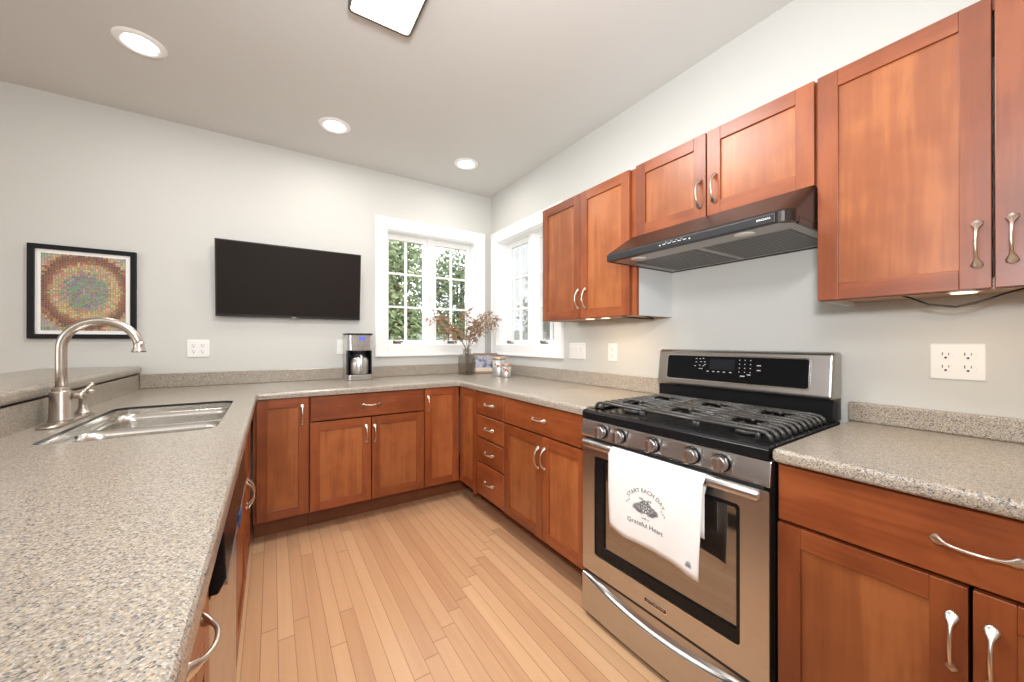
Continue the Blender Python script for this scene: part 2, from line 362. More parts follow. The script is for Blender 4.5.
def window(name, W, loc, rotz, st=0.034, back=0.0, screen=False):
    """casement pair; local x across the opening, room side is -y, z up from the floor"""
    r = bpy.data.objects.new(name, None); C.objects.link(r); r.location = loc; r.rotation_euler = (0,0,rotz); r['kind'] = 'structure'
    c = 0.088; z0, z1 = WZ0, WZ1; b = B()
    b.box((-c, -0.02, z0-0.085), (0.006, 0, z1+c)).box((W-0.006, -0.02, z0-0.085), (W+c, 0, z1+c))
    b.box((0.006, -0.02, z1-0.006), (W-0.006, 0, z1+c)).box((0.006, -0.02, z0-0.085), (W-0.006, 0, z0+0.006))
    put('casing', b, trim_m, r, 0.003)
    b = B()   # raised outer band of the casing
    o, i = c+0.003, c-0.014
    b.box((-o, -0.028, z0-0.093), (-i, 0, z1+o)).box((W+i, -0.028, z0-0.093), (W+o, 0, z1+o)).box((-i, -0.028, z1+i), (W+i, 0, z1+o))
    b.box((-i, -0.028, z0-0.093), (W+i, 0, z0-0.073))
    put('casing_band', b, trim_m, r, 0.003)
    b = B(); t = 0.014
    b.box((0, 0, z0), (t, 0.15, z1)).box((W-t, 0, z0), (W, 0.15, z1)).box((t, 0, z1-t), (W-t, 0.15, z1)).box((t, 0, z0), (W-t, 0.15, z0+t))
    b.box((W/2-0.028, 0.07, z0+t), (W/2+0.028, 0.15, z1-t))
    put('jamb', b, trim_m, r, 0.002)
    for k in (0, 1):
        xa, xb = (t, W/2-0.028) if k == 0 else (W/2+0.028, W-t)
        za, zb = z0+t, z1-t; b = B()
        b.box((xa, 0.095+back, za), (xa+st, 0.135+back, zb)).box((xb-st, 0.095+back, za), (xb, 0.135+back, zb))
        b.box((xa+st, 0.095+back, zb-0.045), (xb-st, 0.135+back, zb)).box((xa+st, 0.095+back, za), (xb-st, 0.135+back, za+0.034))
        s = put('sash', b, trim_m, r, 0.003)
        ga, gb, gc, gd = xa+st, xb-st, za+0.034, zb-0.045
        b = B(); mw = 0.009; xm = (ga+gb)/2
        b.box((xm-mw, 0.108+back, gc), (xm+mw, 0.130+back, gd))
        for q in (1, 2):
            zz = gc+(gd-gc)*q/3; b.box((ga, 0.109+back, zz-mw), (xm-mw, 0.129+back, zz+mw)); b.box((xm+mw, 0.109+back, zz-mw), (gb, 0.129+back, zz+mw))
        put('muntins', b, trim_m, s)
        put('pane', B().box((ga, 0.117+back, gc), (gb, 0.121+back, gd)), pane_m, s)
        if screen: put('insect_screen', B().box((ga, 0.143, gc), (gb, 0.1445, gd)), screen_m, s)
        b = B(); xc = xa + (0.1 if k == 0 else 0.17)     # folding crank on the sill
        b.box((xc-0.03, 0.055, z0+t), (xc+0.03, 0.085, z0+t+0.012)); b.tube([(xc-0.03, 0.05, z0+t+0.018), (xc+0.045, 0.046, z0+t+0.02)], 0.006, 8)
        b.lathe([(0.008, 0), (0.008, 0.02)], (xc-0.03, 0.06, z0+t+0.01), 10)
        put('crank', b, dk_frame, r)
        if k == 0:
            b = B(); b.box((xb+0.004, 0.058, 1.56), (xb+0.020, 0.07, 1.66)).tube([(xb+0.012, 0.055, 1.62), (xb+0.012, 0.03, 1.60), (xb+0.012, 0.028, 1.56)], 0.006, 8)
            put('latch', b, white_pl, r)
    for xx in (-c+0.022, W+c-0.022):
        put('curtain_bracket', B().lathe([(0.007, 0), (0.007, 0.012), (0.011, 0.014), (0.011, 0.018)], (xx, -0.02, z1+c-0.03), 12, 'y').box((xx-0.003, -0.025, z1+c-0.055), (xx+0.003, -0.02, z1+c-0.038)), white_pl, r)
    return r
window('window_1', 0.845, (-1.020, 0, 0), 0)
window('window_2', 0.875, (0, -0.130, 0), RW, 0.056, 0.006, True)

# ------------------------------------------------------------------ cabinets
def pull(name, parent, c, vertical=True, L=0.124, out=0.03):
    """bow pull with a spoon shaped foot at each end; c is the centre on the front face"""
    pts, rad = [], []
    for k in range(25):
        s = -1 + 2*k/24; a = abs(s)
        d = 0.004 + (out-0.004)*max(0, 1-(a/0.86)**2.2) ** 0.8 if a < 0.86 else 0.004
        wd = 0.0034 + 0.0082*math.exp(-((a-0.85)/0.155)**2)
        if a > 0.93: wd *= max(0.25, 1-((a-0.93)/0.08)**2)
        th = 0.0036 if a < 0.6 else 0.0030
        al = s*L/2
        pts.append((c[0], -d, c[2]+al) if vertical else (c[0]+al, -d, c[2])); rad.append((th, wd))
    b = B(); b.tube(pts, rad, 10, up=(0,-1,0))
    for s in (-1, 1):
        q = (c[0], -0.0, c[2]+s*L/2*0.84) if vertical else (c[0]+s*L/2*0.84, 0.0, c[2])
        b.lathe([(0.006, 0.0), (0.006, 0.004)], q, 10, 'y')
    return put(name, b, nickel, parent, smooth=True)
def door(name, parent, x0, x1, z0, z1, st=0.056, handle=None, t=0.02):
    b = B()
    b.box((x0, 0, z0), (x0+st, t, z1), 0).box((x1-st, 0, z0), (x1, t, z1), 0)
    b.box((x0+st, 0.0004, z1-st), (x1-st, t, z1), 1).box((x0+st, 0.0004, z0), (x1-st, t, z0+st), 1)
    b.box((x0+st-0.004, 0.008, z0+st-0.004), (x1-st+0.004, 0.016, z1-st+0.004), 2)
    d = put(name, b, [wood_v, wood_h, wood_p], parent, 0.0014, 2)
    if handle: pull('handle', d, (handle[0], 0, handle[1]), handle[2] if len(handle) > 2 else True)
    return d
def drawer(name, parent, x0, x1, z0, z1, handle=True, t=0.02):
    b = B(); c = 0.004
    b.rings([[(x0, t, z0), (x1, t, z0), (x1, t, z1), (x0, t, z1)], [(x0, 0.005, z0), (x1, 0.005, z0), (x1, 0.005, z1), (x0, 0.005, z1)],
             [(x0+c, 0, z0+c), (x1-c, 0, z0+c), (x1-c, 0, z1-c), (x0+c, 0, z1-c)]])
    for f in b.bm.faces: f.smooth = False
    d = put(name, b, wood_h, parent)
    if handle: pull('handle', d, ((x0+x1)/2, 0, (z0+z1)/2), False)
    return d
def base_unit(label, loc, rotz, W, fronts, D=0.60, toe=True, group=None, top=0.854):
    t = thing('base_cabinet', label, 'cabinet', loc, rotz, group)
    b = B(); s = 0.018; zb = 0.135
    b.box((0, 0.041, zb), (s, D, top), 0).box((W-s, 0.041, zb), (W, D, top), 0).box((s, 0.041, zb), (W-s, D, zb+s), 0).box((s, D-0.008, zb+s), (W-s, D, top), 0)
    b.box((0, 0.0215, zb), (0.03, 0.041, top), 0).box((W-0.03, 0.0215, zb), (W, 0.041, top), 0).box((0.03, 0.0215, top-0.035), (W-0.03, 0.041, top), 1).box((0.03, 0.0215, zb), (W-0.03, 0.041, zb+0.035), 1)
    put('carcass', b, [wood_v, wood_h], t)
    if toe: put('toe_kick', B().box((0, 0.158, 0), (W, 0.176, zb)), wood_d, t)
    for f in fronts:
        if f[0] == 'door': door('door', t, f[1], f[2], f[3], f[4], 0.053, f[5] if len(f) > 5 else None)
        else: drawer('drawer', t, f[1], f[2], f[3], f[4], f[5] if len(f) > 5 else True)
    return t
dz0, dz1, wz0, wz1 = 0.147, 0.690, 0.697, 0.851
FY = -0.635
# along the back wall
base_unit('narrow single-door cherry base cabinet under the back counter, beside the sink run', (-1.916, FY, 0), 0, 0.282,
          [('door', 0.016, 0.278, dz0, wz1, (0.244, 0.749))])
base_unit('wide cherry base cabinet under the coffee maker, one drawer over two doors', (-1.632, FY, 0), 0, 0.723,
          [('drawer', 0.003, 0.720, wz0, wz1), ('door', 0.003, 0.358, dz0, dz1, (0.328, 0.585)), ('door', 0.364, 0.720, dz0, dz1, (0.382, 0.582))])
# corner unit: two door leaves meeting in the inside corner
t = thing('corner_cabinet', 'cherry corner base cabinet with two narrow door leaves meeting in the inside corner', 'cabinet', (-0.907, FY, 0))
b = B(); b.box((0, 0.0215, 0.135), (0.018, 0.6, 0.854)).box((0.255, -0.278, 0.135), (0.86, -0.260, 0.854)).box((0.018, 0.0215, 0.135), (0.29, 0.6, 0.153)).box((0.291, -0.26, 0.135), (0.86, 0.6, 0.153)).box((0.29, 0.0215, 0.82), (0.31, 0.04, 0.854))
put('carcass', b, wood_v, t)
b = B(); b.box((0, 0.158, 0), (0.4305, 0.176, 0.135)).box((0.4305, -0.278, 0), (0.4485, 0.176, 0.135)); put('toe_kick', b, wood_d, t)
door('door', t, 0.004, 0.266, dz0, wz1, 0.05, (0.026, 0.742))
e = door('door', t, 0, 0.25, dz0, wz1, 0.05); e.location = (0.2715, -0.012, 0); e.rotation_euler = (0, 0, RW)
FX = -0.6355
base_unit('stack of four cherry drawers between the inside corner and the wide cabinet', (FX, -0.916, 0), RW, 0.356,
          [('drawer', 0.003, 0.352, 0.697, 0.851), ('drawer', 0.003, 0.352, 0.540, 0.690), ('drawer', 0.003, 0.352, 0.375, 0.533), ('drawer', 0.003, 0.352, 0.150, 0.368)])
base_unit('cherry base cabinet left of the stainless range, one drawer over two doors', (FX, -1.274, 0), RW, 0.711,
          [('drawer', 0.003, 0.708, wz0, wz1), ('door', 0.003, 0.378, dz0, dz1, (0.352, 0.573)), ('door', 0.384, 0.708, dz0, dz1, (0.405, 0.58))])
base_unit('cherry base cabinet right of the stainless range, wide drawer over two doors', (FX-0.010, -2.7395, 0), RW, 0.70,
          [('drawer', 0.003, 0.697, wz0, wz1), ('door', 0.003, 0.340, dz0, dz1, (0.319, 0.573)), ('door', 0.346, 0.697, dz0, dz1, (0.37, 0.575))])
# peninsula, fronts face +x
PX = -1.92
base_unit('cherry sink base cabinet with two door pulls, beneath the double sink', (PX, -1.735, 0), PI/2, 0.905,
          [('door', 0.003, 0.497, dz0, wz1, (0.475, 0.53)), ('door', 0.503, 0.895, dz0, wz1, (0.525, 0.53))])
base_unit('cherry drawer cabinet of the peninsula between dishwasher and camera', (PX, -2.735, 0), PI/2, 0.375,
          [('drawer', 0.003, 0.372, wz0, wz1), ('door', 0.003, 0.372, dz0, dz1, (0.03, 0.58))])
base_unit('last cherry cabinet of the peninsula, nearest the camera', (PX, -3.44, 0), PI/2, 0.70,
          [('drawer', 0.003, 0.697, wz0, wz1), ('door', 0.003, 0.347, dz0, dz1, (0.32, 0.58)), ('door', 0.353, 0.697, dz0, dz1, (0.38, 0.58))])
# dishwasher
t = thing('dishwasher', 'stainless dishwasher with black control panel, under the peninsula counter', 'dishwasher', (PX, -2.356, 0), PI/2)
put('body', B().box((0.004, 0.03, 0.10), (0.616, 0.58, 0.846)), black_mt, t)
put('door', B().box((0.006, 0.0, 0.115), (0.614, 0.03, 0.722)), steel_v, t, 0.004)
b = B(); b.prism([(0.03, 0.727), (-0.012, 0.727), (-0.024, 0.752), (-0.020, 0.838), (0.03, 0.846)], 0.004, 0.616, 'yz'); cp = put('control_panel', b, black_gl, t, 0.003)
put('trim_strip', B().box((0.02, -0.0245, 0.733), (0.610, -0.0145, 0.741)), steel_h, cp)
put('protective_film', B().box((0.29, -0.0270, 0.727), (0.345, -0.0247, 0.757)), blue_film, cp)
put('kick_plate', B().box((0.01, 0.07, 0.0), (0.61, 0.085, 0.1)), black_mt, t)

# upper cabinets
UX, UZ0, UZ1 = -0.314, 1.3215, 2.058
def upper_unit(label, y0, W, doors, z0, z1, side_white=(True, True), skirt=True):
    t = thing('wall_cabinet', label, 'cabinet', (UX, y0, 0), RW)
    D = 0.312; s = 0.016; b = B()
    b.box((0, 0.04, z0), (s, D, z1), 1).box((W-s, 0.04, z0), (W, D, z1), 1)
    b.box((s, 0.04, z1-s), (W-s, D, z1), 1).box((s, 0.04, z0+0.012), (W-s, D, z0+0.012+s), 2).box((s, D-0.006, z0+0.03), (W-s, D, z1-s), 1)
    b.box((0, 0.0215, z0), (0.03, 0.04, z1), 0).box((W-0.03, 0.0215, z0), (W, 0.04, z1), 0)
    b.box((0.03, 0.0215, z0), (W-0.03, 0.04, z0+0.03), 3).box((0.03, 0.0215, z1-0.03), (W-0.03, 0.04, z1), 3)
    put('carcass', b, [wood_v, melamine, wood_in, wood_h], t)
    for f in doors: door('door', t, f[0], f[1], z0+0.002 if len(f) < 5 else f[4], z1-0.002, 0.053, f[2:4])
    return t
upper_unit('tall cherry wall cabinet beside the window, two doors', -1.240, 0.744,
           [(0.002, 0.358, 0.347, 1.437), (0.362, 0.716, 0.405, 1.437)], UZ0, UZ1)
upper_unit('short cherry wall cabinet above the range hood, two doors', -1.986, 0.737,
           [(0.012, 0.364, 0.338, 1.81), (0.370, 0.732, 0.401, 1.813)], 1.706, UZ1)
upper_unit('tall cherry wall cabinet right of the range hood, two doors with spoon-end pulls', -2.725, 0.716,
           [(0.002, 0.3555, 0.333, 1.437), (0.3605, 0.714, 0.387, 1.44)], UZ0, UZ1)

# ------------------------------------------------------------------ worktops
def cham(p): return p
outer = [(-2.518, -0.001), (-2.518, -3.92), (-1.898, -3.92), (-1.898, -0.657), (-1.886, -0.645), (-0.655, -0.645), (-0.643, -0.657), (-0.643, -1.985), (-0.001, -1.985), (-0.001, -0.001)]
SX0, SX1, SY0, SY1 = -2.408, -1.985, -1.605, -0.868
SRAD = 0.056
hole = rrect(SX0, SY0, SX1, SY1, SRAD, 8)
t = thing('countertop', 'speckled beige U-shaped laminate worktop with the sink cut into it', 'countertop', (0,0,0))
o = put('worktop', B().holed(outer, [hole], CB_, CT), laminate, t)
def front_edge(p, q):
    if abs(p.z-CT) > 1e-4 or abs(q.z-CT) > 1e-4: return False
    m_ = (p+q)/2
    return (abs(p.x+1.898) < 1e-3 and abs(q.x+1.898) < 1e-3) or (abs(p.y+0.645) < 1e-3 and abs(q.y+0.645) < 1e-3) or (abs(p.x+0.643) < 1e-3 and abs(q.x+0.643) < 1e-3) or (p.y > -0.66 and p.y < -0.64 and q.y > -0.66 and q.y < -0.64)
nosing(o, front_edge)
b = B(); b.box((-2.5175, -0.020, CT), (-0.001, -0.001, 0.985)); put('backsplash', b, laminate, t, 0.005, 2)
b = B(); b.box((-0.020, -1.984, CT), (-0.001, -0.0205, 0.985)); put('backsplash', b, laminate, t, 0.005, 2)
b = B(); b.box((-2.540, -3.92, CT), (-2.5185, -0.001, 0.984)); put('backsplash', b, laminate, t)
t = thing('countertop', 'short speckled laminate worktop right of the stainless range', 'countertop', (0,0,0))
put('worktop', B().prism([(-0.672, -2.7375), (-0.672, -3.50), (-0.001, -3.50), (-0.001, -2.722)], CB_+0.002, CT+0.002, 'xy'), laminate, t, 0.013, 4)
put('backsplash', B().box((-0.026, -3.50, CT+0.002), (-0.001, -2.7235, 0.966)), laminate, t, 0.006, 2)
tag(put('bar_ledge', B().box((-2.935, -3.93, 0.991), (-2.509, -0.001, 1.036)), laminate, None, 0.014, 3),
    'raised speckled bar ledge running along behind the sink', 'bar ledge')

# ------------------------------------------------------------------ sink and faucet
t = thing('sink', 'stainless undermount sink with two bowls, set in the peninsula worktop', 'sink', (0,0,CB_))
ymid = (SY0+SY1)/2; g = 0.0014
def loop(x0, y0, x1, y1, r, z): return [(x, y, z) for x, y in rrect(x0, y0, x1, y1, r, 8)]
b = B()      # black seal between worktop and steel
q = (SX0+0.0006, SY0+0.0006, SX1-0.0006, SY1-0.0006)
b.holed(rrect(*q, SRAD, 8), [rrect(q[0]+g, q[1]+g, q[2]-g, q[3]-g, SRAD-g, 8)], 0.0275, 0.0373); put('seal', b, black_pl, t)
q = (q[0]+g, q[1]+g, q[2]-g, q[3]-g)
bowls = [(q[0]+0.004, q[1]+0.004, q[2]-0.004, ymid-0.011), (q[0]+0.004, ymid+0.011, q[2]-0.004, q[3]-0.004)]
SH = 0.004
b = B(); b.rings([loop(*q, SRAD-g, 0.0274), loop(*q, SRAD-g, SH)], cap=False); 
for f in b.bm.faces: f.smooth = True
b.holed(rrect(*q, SRAD-g, 8), [rrect(*k, 0.062, 8) for k in bowls], SH-0.002, SH); put('rim', b, steel_sink, t)
for q in bowls:
    b = B(); rs = []
    for d, z in ((0, SH), (0.0015, SH-0.03), (0.006, -0.13), (0.02, -0.155), (0.05, -0.165)): rs.append(loop(q[0]+d, q[1]+d, q[2]-d, q[3]-d, 0.062, z))
    b.rings(rs, cap=False); b.bm.faces.new([v for v in b.bm.verts][-len(rs[0]):])
    bw = put('bowl', b, steel_sink, t, smooth=True)
    md = bw.modifiers.new('shell', 'SOLIDIFY'); md.thickness = 0.0012; md.offset = 1
    put('drain', B().lathe([(0.044, -0.1635), (0.044, -0.161), (0.036, -0.1605), (0.030, -0.163)], ((q[0]+q[2])/2, (q[1]+q[3])/2, 0), 24), chrome, bw)
t = thing('faucet', 'brushed nickel gooseneck faucet with lever, standing behind the sink', 'faucet', (-2.462, -1.212, CT+0.0006))
b = B()
b.rings([[(x, y, z) for x, y in rrect(-0.028+d, -0.115+d, 0.028-d, 0.225-d, 0.027-d*0.9, 8)] for d, z in ((0, 0), (0, 0.006), (0.005, 0.010), (0.010, 0.0115))])
put('deck_plate', b, nickel_f, t, smooth=False)
b = B(); b.lathe([(0.0325, 0.010), (0.0325, 0.0155), (0.0305, 0.017), (0.0298, 0.019), (0.0285, 0.112), (0.0280, 0.114), (0.0275, 0.1155), (0.0235, 0.1165), (0.0225, 0.118), (0.0220, 0.128), (0.0160, 0.1295), (0.0155, 0.131)], (0,0,0), 32)
bo = put('body', b, nickel_f, t)
for p_ in bo.data.polygons: p_.use_smooth = True
bo.data.set_sharp_from_angle(angle=0.5)
pts = [(0, 0, 0.13), (0, 0, 0.20), (0, 0, 0.27)]; R = 0.101
for k in range(1, 25):
    a = PI*k/24*0.97; pts.append((R-R*math.cos(a), 0, 0.27+R*math.sin(a)))
b = B(); b.tube(pts, 0.0150, 20, up=(0,1,0))
sp = put('spout', b, nickel_f, t, smooth=True)
ex, ez = pts[-1][0], pts[-1][2]
b = B(); b.lathe([(0.0152, 0.016), (0.0155, 0.0), (0.0165, -0.010), (0.0205, -0.020), (0.0215, -0.026), (0.016, -0.027)], (ex, 0, ez), 24); put('spray_head', b, nickel_f, sp, smooth=True)
b = B(); b.lathe([(0.0125, 0.0), (0.0125, 0.02), (0.009, 0.024)], (0.033, 0, 0.098), 16, 'x')
b.tube([(0.042, 0, 0.096), (0.050, 0.003, 0.106), (0.060, 0.008, 0.119), (0.069, 0.012, 0.131), (0.076, 0.015, 0.137)], [0.010, 0.008, 0.0065, 0.0075, 0.0085], 12)
put('lever', b, nickel_f, t, smooth=True)
b = B(); b.lathe([(0.026, 0.010), (0.022, 0.016), (0.014, 0.028), (0.012, 0.05), (0.013, 0.078), (0.014, 0.085), (0.011, 0.092), (0.006, 0.095)], (0.006, 0.165, 0), 20)
b.tube([(0.006, 0.165, 0.088), (0.02, 0.165, 0.097), (0.037, 0.165, 0.094)], [0.008, 0.009, 0.008], 10)
put('side_sprayer', b, nickel_f, t, smooth=True)

# ------------------------------------------------------------------ range
RY, RF, W = -2.004, -0.680, 0.729
t = thing('gas_range', 'stainless gas range with five knobs between the cherry base cabinets', 'range', (RF, RY, 0), RW+0.025)
put('body', B().box((0.003, 0.035, 0.03), (W-0.003, 0.635, 0.862)), black_gl, t, 0.002)
for x in (0.04, W-0.04):
    for y in (0.08, 0.58): put('foot', B().lathe([(0.02, 0.0), (0.02, 0.012), (0.011, 0.014), (0.011, 0.032)], (x, y, 0), 14), black_pl, t)
# cooktop: front fascia, recessed well
b = B(); b.prism([(0.0, 0.856), (0.0, 0.884), (0.010, 0.893), (0.045, 0.893), (0.060, 0.882), (0.53, 0.882), (0.540, 0.893), (0.60, 0.893), (0.60, 0.864), (0.036, 0.864), (0.036, 0.856)], 0.001, W-0.005, 'yz')
b.box((0.001, 0.055, 0.882), (0.02, 0.54, 0.893)).box((W-0.02, 0.055, 0.882), (W-0.005, 0.54, 0.893))
put('cooktop', b, black_gl, t, 0.002)
b = B(); b.prism([(0.034, 0.782), (-0.004, 0.782), (-0.006, 0.790), (0.004, 0.852), (0.012, 0.855), (0.034, 0.855)], 0.0, W, 'yz')
cp = put('control_panel', b, steel_h, t, 0.002)
for x in (0.123, 0.214, 0.360, 0.506, 0.599):
    k = B(); k.box((x-0.031, -0.0065, 0.789), (x+0.031, -0.0035, 0.847))
    bz = put('knob', k, steel_v, t, 0.001)
    k = B(); k.lathe([(0.028, 0.005), (0.028, 0.010), (0.025, 0.014)], (x, 0, 0.819), 28, 'y'); put('knob_ring', k, black_gl, bz, smooth=False)
    k = B(); k.lathe([(0.0245, 0.013), (0.0245, 0.022), (0.022, 0.028), (0.021, 0.030)], (x, 0, 0.819), 28, 'y')
    k.prism([(x-0.0075, 0.797), (x+0.0075, 0.797), (x+0.0065, 0.841), (x-0.0065, 0.841)], -0.044, -0.028, 'xz'); put('knob_grip', k, steel_v, bz, 0.002)
# vents between panel and door
put('vent_strip', B().box((0.02, 0.006, 0.770), (W-0.02, 0.034, 0.783)), black_mt, t)
put('door_gap', B().box((0.006, 0.012, 0.186), (W-0.006, 0.034, 0.208)), black_mt, t)
# door with window
b = B(); b.holed(rrect(0.004, 0.206, W-0.004, 0.769, 0.006, 3), [rrect(0.072, 0.288, 0.648, 0.706, 0.012, 4)], 0.034, 0.0, 'xz'); dr = put('oven_door', b, steel_h, t, 0.002)
b = B(); b.holed(rrect(0.0725, 0.2885, 0.6475, 0.7055, 0.012, 4), [rrect(0.118, 0.328, 0.636, 0.692, 0.006, 3)], 0.012, 0.005, 'xz'); put('window_border', b, black_gl, dr)
put('window_glass', B().box((0.112, 0.0125, 0.318), (0.642, 0.015, 0.70)), oven_gl, dr)
put('oven_lining', B().box((0.08, 0.020, 0.30), (0.645, 0.033, 0.702)), black_mt, dr)
b = B()
for z in (0.43, 0.52):
    for k in range(2): b.tube([(0.126, 0.0185-0.001*k, z+0.004*k), (0.61, 0.0185-0.001*k, z+0.004*k)], 0.0008, 6)
put('oven_rack', b, steel_h, dr)
b = B(); b.tube([(0.040, -0.034, 0.764), (0.0415, -0.0345, 0.764), (0.048, -0.036, 0.764), (0.2, -0.039, 0.764), (W/2, -0.040, 0.764), (W-0.2, -0.039, 0.764), (W-0.018, -0.036, 0.764), (W-0.0115, -0.0345, 0.764), (W-0.010, -0.034, 0.764)], [(0.004, 0.003), (0.011, 0.009), (0.0165, 0.0125), (0.017, 0.013), (0.017, 0.013), (0.017, 0.013), (0.0165, 0.0125), (0.011, 0.009), (0.004, 0.003)], 20)
for x in (0.075, W-0.045): b.prism([(-0.002, 0.748), (-0.03, 0.756), (-0.03, 0.770), (-0.002, 0.768)], x-0.012, x+0.012, 'yz')
put('door_handle', b, steel_h, dr, smooth=True)
b = B(); b.holed(rrect(0.318, 0.236, 0.412, 0.254, 0.002, 2), [rrect(0.3215, 0.2385, 0.4085, 0.2515, 0.001, 2)], 0.001, -0.003, 'xz', 1); b.box((0.3215, -0.001, 0.2385), (0.4085, 0.001, 0.2515), 0)
add_text(b, 'KITCHENAID', 0.0105, lambda x, y: (0.365+x*1.15, -0.0014, 0.2412+y), 2)
put('badge', b, [black_pl, chrome, chrome], dr, recalc=False)
# drawer with scooped pull
b = B(); nx = 56; z0, z1 = 0.024, 0.188; V = []
def arcz(s): return z1 - 0.004 - 0.048*abs(math.sin(PI*s))**0.85
def bow(s): return -0.003 - 0.012*abs(math.sin(PI*s))**0.8
prof = [(0.0, 0.006, 0), (0.03, 0.0, 0), (0.97, 0.0, 0), (1.0, 0.0, 0), (0.03, 0.008, 1), (0.15, 0.016, 1), (0.4, 0.024, 1), (0.8, 0.028, 1), (1.0, 0.029, 1)]
for f_, d_, up_ in prof:
    row = []
    for i in range(nx+1):
        s_ = i/nx; x = 0.004+(W-0.008)*s_; az = arcz(s_); z = z0+(az-z0)*f_ if not up_ else az+(z1-az)*f_
        dep = d_ if not up_ else d_*min(1, (z1-az)/0.02)
        row.append(b.bm.verts.new((x, bow(s_)*(1 if not up_ else 1) + dep, z)))
    V.append(row)
for j in range(len(V)-1):
    for i in range(nx):
        f = b.bm.faces.new((V[j][i], V[j][i+1], V[j+1][i+1], V[j+1][i])); f.smooth = True
b.box((0.004, 0.030, z0), (W-0.004, 0.034, z1)); b.quad([(0.004, 0.03, z0), (W-0.004, 0.03, z0), (W-0.004, 0.0, z0), (0.004, 0.0, z0)])
for x in (0.004, W-0.004): b.quad([(x, 0.0, z0), (x, 0.03, z0), (x, 0.03, z1), (x, 0.0, z1)])
dw = put('drawer', b, steel_h, t, recalc=False); dw.data.set_sharp_from_angle(angle=0.3)
b = B(); b.tube([(0.004+(W-0.008)*q, bow(q)-0.0004, arcz(q)) for q in [i/60 for i in range(1, 60)]], 0.0012, 8); put('drawer_lip', b, steel_h, dw, smooth=True)
# grates
def grate(x0, x1, lend, rend, name='grate'):
    b = B(); ys = [0.068+0.44*i/10 for i in range(11)]; z = 0.921; cx = (x0+x1)/2; r = 0.0062
    cents = [0.185, 0.405]
    for y in ys:
        near = min(cents, key=lambda c: abs(c-y)); dd = abs(near-y)
        segs = [(x0, x1)]
        if dd < 0.052:
            h = 0.052 if dd < 0.02 else 0.040
            segs = [(x0, cx-h), (cx+h, x1)]
        for a, c in segs:
            p = []
            if a == x0 and lend: p += [(a, y, 0.895), (a+0.003, y, 0.908), (a+0.014, y, 0.918), (a+0.032, y, z)]
            else: p += [(a, y, z)]
            if c == x1 and rend: p += [(c-0.032, y, z), (c-0.014, y, 0.918), (c-0.003, y, 0.908), (c, y, 0.895)]
            else: p += [(c, y, z)]
            b.tube(p, (0.0065, 0.0068), 8)
    for x in (x0+0.036 if lend else x0+0.005, x1-0.036 if rend else x1-0.005):
        b.tube([(x, ys[0], 0.895), (x, ys[0], 0.916), (x, ys[0]+0.01, z-0.004), (x, ys[-1]-0.01, z-0.004), (x, ys[-1], 0.916), (x, ys[-1], 0.895)], (0.0075, 0.005), 8)
    for c in cents:       # fingers toward the burner
        for s in (-1, 1): b.tube([(cx, c+s*0.085, z), (cx, c+s*0.03, z)], 0.0055, 8)
        for sx in (-1, 1): b.tube([(cx+sx*0.052, c-0.04, z), (cx+sx*0.052, c+0.04, z)], 0.005, 8)
    for x in (x0+0.05, x1-0.05):
        b.prism([(ys[0]-0.006, 0.9), (ys[0]+0.006, 0.9), (ys[0]+0.006, z), (ys[0]-0.006, z)], x-0.05, x+0.05, 'yz') if False else None
    return put(name, b, iron, t, smooth=True)
grate(0.020, 0.258, True, False); grate(0.260, 0.476, False, False); grate(0.478, W-0.024, False, True)
for x, y, r in ((0.139, 0.185, 0.040), (0.139, 0.405, 0.032), (0.368, 0.295, 0.044), (0.594, 0.185, 0.036), (0.594, 0.405, 0.040)):
    bu = put('burner', B().lathe([(r*1.15, 0.882), (r*1.15, 0.890), (r*0.95, 0.898), (r*0.5, 0.899)], (x, y, 0), 28), iron, t)
    put('burner_cap', B().lathe([(r, 0.899), (r, 0.904), (r*0.9, 0.908), (0.004, 0.909)], (x, y, 0), 28), black_mt, bu)
# back riser and console
b = B(); b.prism([(0.556, 0.893), (0.556, 0.985), (0.642, 0.985), (0.642, 0.893)], 0.002, W-0.012, 'yz'); put('riser', b, black_gl, t, 0.003)
b = B(); b.prism([(0.552, 0.972), (0.540, 0.978), (0.562, 1.137), (0.572, 1.149), (0.645, 1.149), (0.645, 0.972)], -0.001, W-0.010, 'yz'); co = put('console', b, steel_c, t, 0.011, 4)
def onface(x, z, d=0): return (x, 0.540+(z-0.978)*(0.022/0.159)-d, z)
b = B()
def facepanel(b, x0, z0, x1, z1, r, d0, d1, mi=0):
    lp = rrect(x0, z0, x1, z1, r, 5); b.rings([[onface(x, z, d0) for x, z in lp], [onface(x, z, d1) for x, z in lp]], mi=mi)
facepanel(b, 0.052, 1.004, 0.650, 1.126, 0.014, -0.002, 0.0022, 1); facepanel(b, 0.056, 1.009, 0.646, 1.121, 0.011, 0, 0.0034, 0)
for f in b.bm.faces: f.smooth = False
pn = put('display_panel', b, [simple('console_glass', (0.006, 0.006, 0.007), 0.15, spec=0.12), chrome], co)
b = B()
def dash(x, z, wd=0.008, h=0.0022):
    b.quad([onface(x-wd/2, z-h/2, 0.0038), onface(x+wd/2, z-h/2, 0.0038), onface(x+wd/2, z+h/2, 0.0038), onface(x-wd/2, z+h/2, 0.0038)])
for x, z in ((0.205,1.108),(0.222,1.108),(0.238,1.110),(0.205,1.092),(0.228,1.094),(0.246,1.094),(0.200,1.074),(0.222,1.078),(0.240,1.076),(0.222,1.062),(0.232,1.062),(0.247,1.082)): dash(x, z)
put('key_lettering', b, mark_w, pn, recalc=False); b = B()
for x in (0.262, 0.288, 0.31, 0.335, 0.362): dash(x, 1.052, 0.010, 0.003)
put('key_lettering', b, mark_w, pn, recalc=False); b = B()
